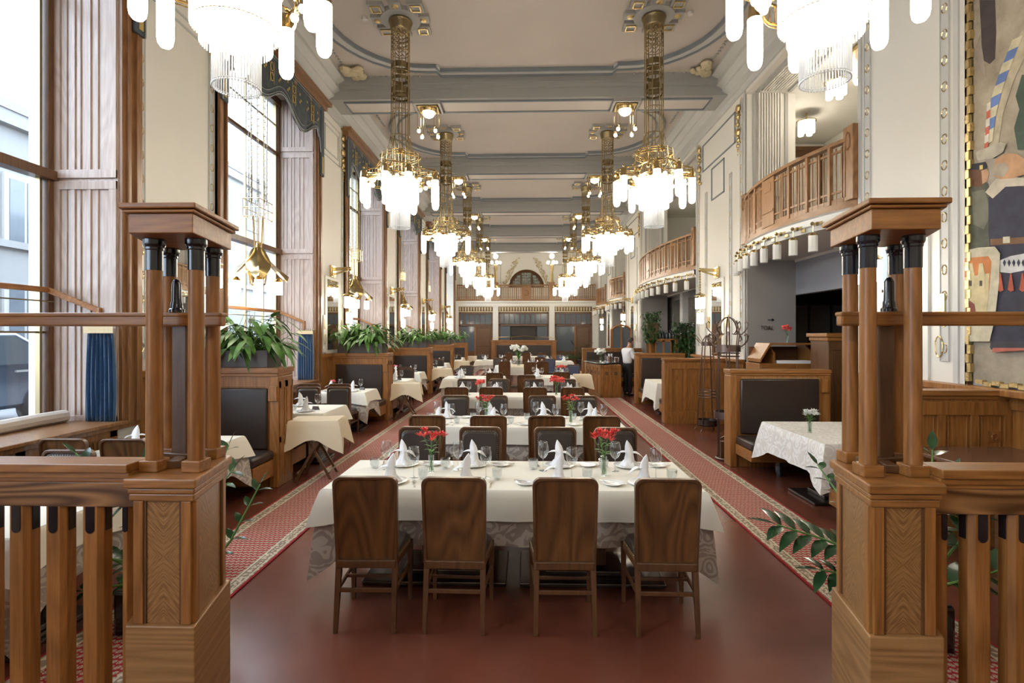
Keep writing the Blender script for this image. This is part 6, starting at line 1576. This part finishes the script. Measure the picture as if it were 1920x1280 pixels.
for i in range(8):
    y0 = 190+i*15; x = 1856-i*.8
    paint([(x-3.5, y0+5), (x+3.5, y0), (x+3.5, y0+15), (x-3.5, y0+20)], (.50, .11, .07) if i % 2 else (.62, .58, .50), 'striped_pole')
paint([(1832, 285), (1880, 266), (1890, 270), (1884, 285), (1860, 300), (1836, 300)], (.42, .38, .30), 'stone_capital')
paint([(1838, 300), (1876, 296), (1874, 400), (1842, 400)], (.34, .30, .24), 'stone_shaft')
paint([(1920, 140), (1908, 180), (1915, 205), (1905, 240), (1912, 280), (1960, 280), (1960, 140)], (.05, .075, .055), 'dark_foliage')
# armoured figure with a black cap
paint([(1818, 335), (1846, 330), (1857, 345), (1870, 400), (1876, 470), (1862, 560), (1818, 560)], (.085, .09, .065), 'armoured_body')
paint([(1826, 360), (1850, 355), (1862, 400), (1848, 430), (1828, 420)], (.15, .15, .11), 'breastplate')
paint([(1818, 325), (1820, 312), (1850, 308), (1857, 318), (1853, 338), (1844, 350), (1828, 350)], (.13, .06, .035), 'brown_hair')
paint([(1844, 320), (1855, 316), (1859, 326), (1855, 340), (1846, 345)], (.42, .25, .15), 'face')
paint([(1814, 318), (1818, 309), (1852, 303), (1856, 313), (1850, 318)], (.03, .03, .04), 'black_cap')
paint([(1841, 310), (1847, 309), (1847, 317), (1841, 318)], (.60, .46, .16), 'cap_badge')
# bald robed figure seen from behind
paint([(1858, 370), (1880, 350), (1905, 345), (1960, 360), (1960, 655), (1862, 655), (1866, 520), (1858, 440)], (.035, .035, .055), 'dark_robe')
paint([(1852, 360), (1872, 335), (1900, 330), (1930, 335), (1925, 348), (1890, 350), (1866, 372)], (.52, .46, .36), 'pale_collar')
paint([(1868, 330), (1870, 300), (1888, 288), (1912, 288), (1930, 300), (1932, 325), (1905, 334), (1880, 336)], (.46, .26, .14), 'bald_head')
paint([(1868, 328), (1872, 308), (1890, 304), (1898, 316), (1886, 332)], (.34, .29, .22), 'grey_hair')
paint([(1862, 448), (1930, 444), (1930, 456), (1862, 460)], (.17, .085, .04), 'leather_belt')
paint([(1886, 444), (1899, 443), (1899, 455), (1886, 456)], (.55, .50, .38), 'checked_purse')
paint([(1880, 488), (1900, 480), (1932, 474), (1935, 505), (1900, 512), (1881, 510)], (.55, .55, .53), 'patterned_border')
for i in range(5):
    x = 1886+i*9; paint([(x, 492), (x+3, 486), (x+6, 492), (x+3, 500)], (.035, .035, .055), 'border_motif')
for x in (1881, 1901, 1923): paint([(x, 512), (x+2, 512), (x+7, 544), (x+1, 547), (x-5, 543)], (.42, .09, .05), 'red_tassel')
# shield with a two-towered castle
paint([(1815, 470), (1840, 464), (1872, 462), (1882, 475), (1880, 530), (1872, 600), (1862, 640), (1815, 640)], (.52, .47, .34), 'shield_border')
paint([(1815, 484), (1860, 480), (1866, 490), (1862, 540), (1854, 586), (1815, 586)], (.52, .19, .06), 'orange_field')
paint([(1815, 520), (1862, 512), (1860, 560), (1856, 590), (1815, 592)], (.55, .46, .26), 'castle_wall')
for x in (1826, 1846): 
    paint([(x-6, 520), (x-3, 494), (x+4, 493), (x+8, 516), (x+8, 540), (x-6, 542)], (.58, .49, .28), 'castle_tower')
    paint([(x-2, 526), (x+3, 526), (x+3, 536), (x-2, 536)], (.08, .06, .05), 'tower_window')
paint([(1818, 590), (1818, 572), (1825, 563), (1834, 570), (1837, 590)], (.22, .05, .04), 'castle_gate')
paint([(1870, 648), (1960, 640), (1960, 655), (1868, 660)], (.45, .13, .09), 'red_hem')
paint([(1866, 640), (1960, 640), (1960, 652), (1864, 652)][::-1], (.045, .042, .05), 'robe_foot')
# ================================================================ VALANCES AND CURTAINS
def valance(c, k):
    o = thing('window_valance', 'blue-grey fabric valance with gold embroidery over the %s window' % ORD[k], 'valance', (-WX+.10, c, 0), 0, 'embroidered window valances')
    n = 60; rows = []; hw = 1.82
    def low(t):
        t = abs(t)
        if t > .93: return 5.62
        return 5.86-.16*math.cos((t-.42)*PI/.42) if t < .84 else 5.9
    for j in range(7):
        f = j/6; row = []
        for i in range(n+1):
            t = -1+2*i/n; z0 = low(t); row.append((.012*math.sin(i*1.3)*f+.01*math.sin(i*.6), t*hw, 6.60+(z0-6.60)*f))
        rows.append(row)
    q = MB().grid(rows).obj('fabric', 'valance', o, smooth=60); s_ = q.modifiers.new('thick', 'SOLIDIFY'); s_.thickness = .008
    def line(dz, m, t=.008, nm='braid'):
        MB().tube([(.022, (-1+2*i/n)*hw*.985, (6.60-dz if dz < .3 else low(-1+2*i/n)+dz-.3)) for i in range(2, n-1)], t, 4).obj(nm, m, q)
    line(.06, 'trimsilver'); line(.11, 'trimsilver', .005); line(.34, 'trimsilver', .009); line(.42, 'trimsilver', .006); line(.30, 'trimsilver', .012)
    e = MB()
    for cy_ in (-1.25, -.42, .42, 1.25):
        for dy in (-.07, .07): e.tube([(.022, cy_+dy, 6.42), (.022, cy_+dy*.9, 6.05)], .006, 4)
        for dz in (6.15, 6.32): e.tube([(.022, cy_+.05*math.cos(t), dz+.07*math.sin(t)) for t in [2*PI*i/12 for i in range(12)]], .006, 4, closed=True)
        for dy in (-.25, .25):
            for a, b_ in ((0, 0), (.05, .03), (0, .09)): e.box(.016, .024, cy_+dy+a-.018, cy_+dy+a+.018, 6.2+b_*1.6-.02, 6.2+b_*1.6+.02)
    e.obj('gold_embroidery', 'embroid', q)
    for s in (-1, 1):
        t_ = MB().box(-.02, .02, *sorted((s*1.70, s*1.86)), 5.15, 6.6).obj('side_tail', 'valance', o, smooth=0, bevel=.008)
        MB().box(.02, .026, *sorted((s*1.75, s*1.81)), 5.2, 5.55).obj('tail_braid', 'embroid', t_, smooth=0)
        MB().box(.02, .026, *sorted((s*1.84, s*1.855)), 5.15, 6.5).obj('tail_edge', 'trimsilver', t_, smooth=0)
for k, c in enumerate(BAYS): valance(c, k)
def curtain(x0, x1, y, z0, z1, label):
    o = thing('cafe_curtain', label, 'curtain', ((x0+x1)/2, y, z0), 0, 'short blue window curtains'); w_ = x1-x0; rows = []; n = 44
    for j in range(9):
        t = j/8; row = []
        for i in range(n+1):
            u = i/n; fl = 1+.18*math.sin(t*PI*.8); row.append(((u-.5)*w_*(.78+.22*(1-t))*fl, .022*math.sin(u*44+.5*math.sin(t*3)), (z1-z0)*t))
        rows.append(row)
    q = MB().grid(rows).obj('velvet', 'velvet', o, smooth=80); s_ = q.modifiers.new('thick', 'SOLIDIFY'); s_.thickness = .006
    f = MB()
    for i in range(7): f.box(-w_*.42+i*w_*.14-.022, -w_*.42+i*w_*.14+.022, -.035, -.025, (z1-z0)-.01, (z1-z0)+.06)
    f.obj('fringe', 'fringe', o, smooth=0)
    r_ = MB()
    for i in range(8): r_.tube([(-w_*.42+i*w_*.12, .012*math.cos(t), z1-z0+.09+.012*math.sin(t)) for t in [2*PI*j/8 for j in range(8)]], .003, 4, closed=True)
    r_.obj('rings', 'nickel', o); return o
for k, c in enumerate(BAYS[:4]):
    curtain(-4.62, -4.30, c+1.53, .94, 1.90, 'short blue velvet curtain at the far side of the %s window' % ORD[k])
# ================================================================ PLANTS BEHIND THE RAILINGS
def zz(loc, label, stems, pot=(.24, .28), pm='black', seed=1, leafm='leafz'):
    o = thing('potted_plant', label, 'potted plant', loc); r_ = random.Random(seed); pw, ph = pot
    MB().box(-pw, pw, -pw*.7, pw*.7, 0, ph).obj('pot', pm, o, smooth=0, bevel=.02); MB().box(-pw+.015, pw-.015, -pw*.7+.015, pw*.7-.015, ph-.02, ph+.004).obj('soil', 'soil', o, smooth=0)
    st = MB(); lf = MB()
    for P_, lw, nl in stems:
        P_ = [Vector(p) for p in P_]; st.tube(P_, .012, 6, taper=.4)
        for i in range(nl):
            t = (i+.6)/nl*(len(P_)-1); j = min(int(t), len(P_)-2); p = P_[j].lerp(P_[j+1], t-j); d = (P_[j+1]-P_[j]).normalized()
            if t < .35*(len(P_)-1): continue
            for s in (-1, 1):
                sd = d.cross(Vector((.1, -.6, .8))).normalized()*s; lf.leaf(p, sd*.9+d*.75+Vector((0, 0, r_.uniform(-.1, .2))), lw*r_.uniform(.85, 1.15), lw*.46, .25, 4, .12)
        lf.leaf(P_[-1], d, lw, lw*.36, .1, 4)
    st.obj('stems', 'stem', o); lf.obj('leaves', leafm, o, smooth=80); return o
zz((2.27, 3.35, 0), 'glossy plant spreading past the right pillar towards the aisle', [
    ([(0, 0, .25), (-.15, 0, .50), (-.42, .02, .60), (-.70, .05, .68)], .18, 10), ([(0, .1, .25), (-.1, .3, .7), (-.20, .5, .95)], .12, 7),
    ([(0, 0, .25), (-.22, 0, .38), (-.46, 0, .42)], .15, 6), ([(.05, 0, .25), (.25, .05, .55), (.42, .1, .95)], .17, 9), ([(0, 0, .25), (.15, .1, .6), (.10, .2, 1.18), (.0, .25, 1.32)], .16, 9),
    ([(.1, 0, .25), (.5, .1, .6), (.7, .2, .8)], .18, 9), ([(0, 0, .25), (.3, -.1, .4), (.65, -.1, .5)], .18, 8), ([(.1, 0, .25), (.3, .1, .7), (.45, .3, 1.1)], .16, 9)], seed=4)
zz((-2.32, 3.40, 0), 'glossy rubber-leaved plant with thick bent stems behind the left railing', [
    ([(.1, 0, .22), (-.1, 0, .55), (-.35, 0, .85), (-.62, 0, 1.10)], .12, 6), ([(.1, 0, .22), (-.3, .0, .40), (-.6, 0, .45)], .15, 6), ([(.1, 0, .22), (.0, .0, .6), (-.25, 0, .78), (-.5, .0, .72)], .11, 5),
    ([(.12, 0, .22), (.16, .1, .55), (.18, .15, .95)], .14, 8), ([(.15, 0, .22), (.35, .1, .5), (.50, .2, .85)], .11, 7), ([(.1, 0, .22), (-.2, -.1, .3), (-.5, -.1, .25)], .15, 5), ([(0, 0, .22), (-.3, .1, .3), (-.75, .1, .5)], .16, 6)], seed=6)
zz((-2.75, 4.05, 0), 'variegated green plant standing beyond the left pillar', [
    ([(.0, 0, .25), (.2, 0, .45), (.50, 0, .85)], .14, 9), ([(.0, 0, .25), (.25, .05, .6), (.40, .1, 1.0)], .14, 8), ([(0, 0, .25), (-.2, 0, .6), (-.2, 0, .9)], .12, 6)], seed=9, leafm='leaf')
# ================================================================ THE STREET
o = thing('parked_car', 'dark blue-grey car parked outside the nearest window', 'car', (-8.2, 6.6, .5))
side_ = [(-2.2, .35), (-2.25, .65), (-2.1, .85), (-1.2, .92), (-.6, 1.38), (.9, 1.42), (1.7, 1.0), (2.15, .92), (2.2, .5), (2.1, .3)]
b_ = MB().plate([(.85, y, z) for y, z in side_], (-1, 0, 0), 1.7).obj('body', 'carpaint', o, smooth=40, bevel=.06)
MB().plate([(.865, y, z) for y, z in [(-1.05, .95), (-.55, 1.32), (.2, 1.36), (.2, .95)]], (-1, 0, 0), .02).plate([(.865, y, z) for y, z in [(.26, .95), (.26, 1.36), (.85, 1.36), (1.5, 1.0), (1.45, .95)]], (-1, 0, 0), .02).obj('side_window', 'carglass', o, smooth=0)
for y in (-1.35, 1.35):
    w_ = MB().lathe([(.2, -.1), (.33, -.09), (.34, 0), (.33, .09), (.2, .1)], n=24); w_.xf(Matrix.Translation((.80, y, .33)) @ Matrix.Rotation(R(90), 4, 'Y')); w_ = w_.obj('wheel', 'tyre', o)
    r_ = MB()
    for i in range(5): a = 2*PI*i/5; r_.bar((.9, y, .33), (.91, y+.2*math.cos(a), .33+.2*math.sin(a)), .05, .03)
    r_.tube([(.9, y+.21*math.cos(a), .33+.21*math.sin(a)) for a in [2*PI*i/18 for i in range(18)]], .018, 5, closed=True); r_.obj('rim', 'alloy', w_)
for y in (-.1, .95): MB().bar((.87, y-.09, .85), (.87, y+.09, .85), .03, .03).obj('door_handle', 'alloy', o)
tag(MB().tube([(-4.8, 3.0, 1.02), (-4.82, 3.7, 1.03), (-4.8, 4.4, 1.02), (-4.82, 5.1, 1.03), (-4.80, 5.42, 1.03)], .065, 10).obj('draught_roll', 'bag'), 'crumpled pale draught roll lying on the nearest window sill', 'draught excluder')

o = thing('glazed_screen', 'oak screen with arched leaded glass top, far right beyond the bar counter', 'screen', (3.75, 21.2, 0))
MB().box(-.42, .42, -.03, .03, 0, 1.35).box(-.42, -.34, -.03, .03, 1.35, 2.1).box(.34, .42, -.03, .03, 1.35, 2.1).box(-.03, .03, -.03, .03, 1.35, 2.25).tube([(-.38, 0, 2.08), (-.25, 0, 2.2), (0, 0, 2.27), (.25, 0, 2.2), (.38, 0, 2.08)], .04, 5).obj('frame', 'oakZ', o, smooth=0)
MB().plate([(-.34, 0, 1.35), (.34, 0, 1.35), (.34, 0, 2.1), (.2, 0, 2.2), (-.2, 0, 2.2), (-.34, 0, 2.1)], (0, 1, 0), .006).obj('leaded_glass', 'winext', o, smooth=0)
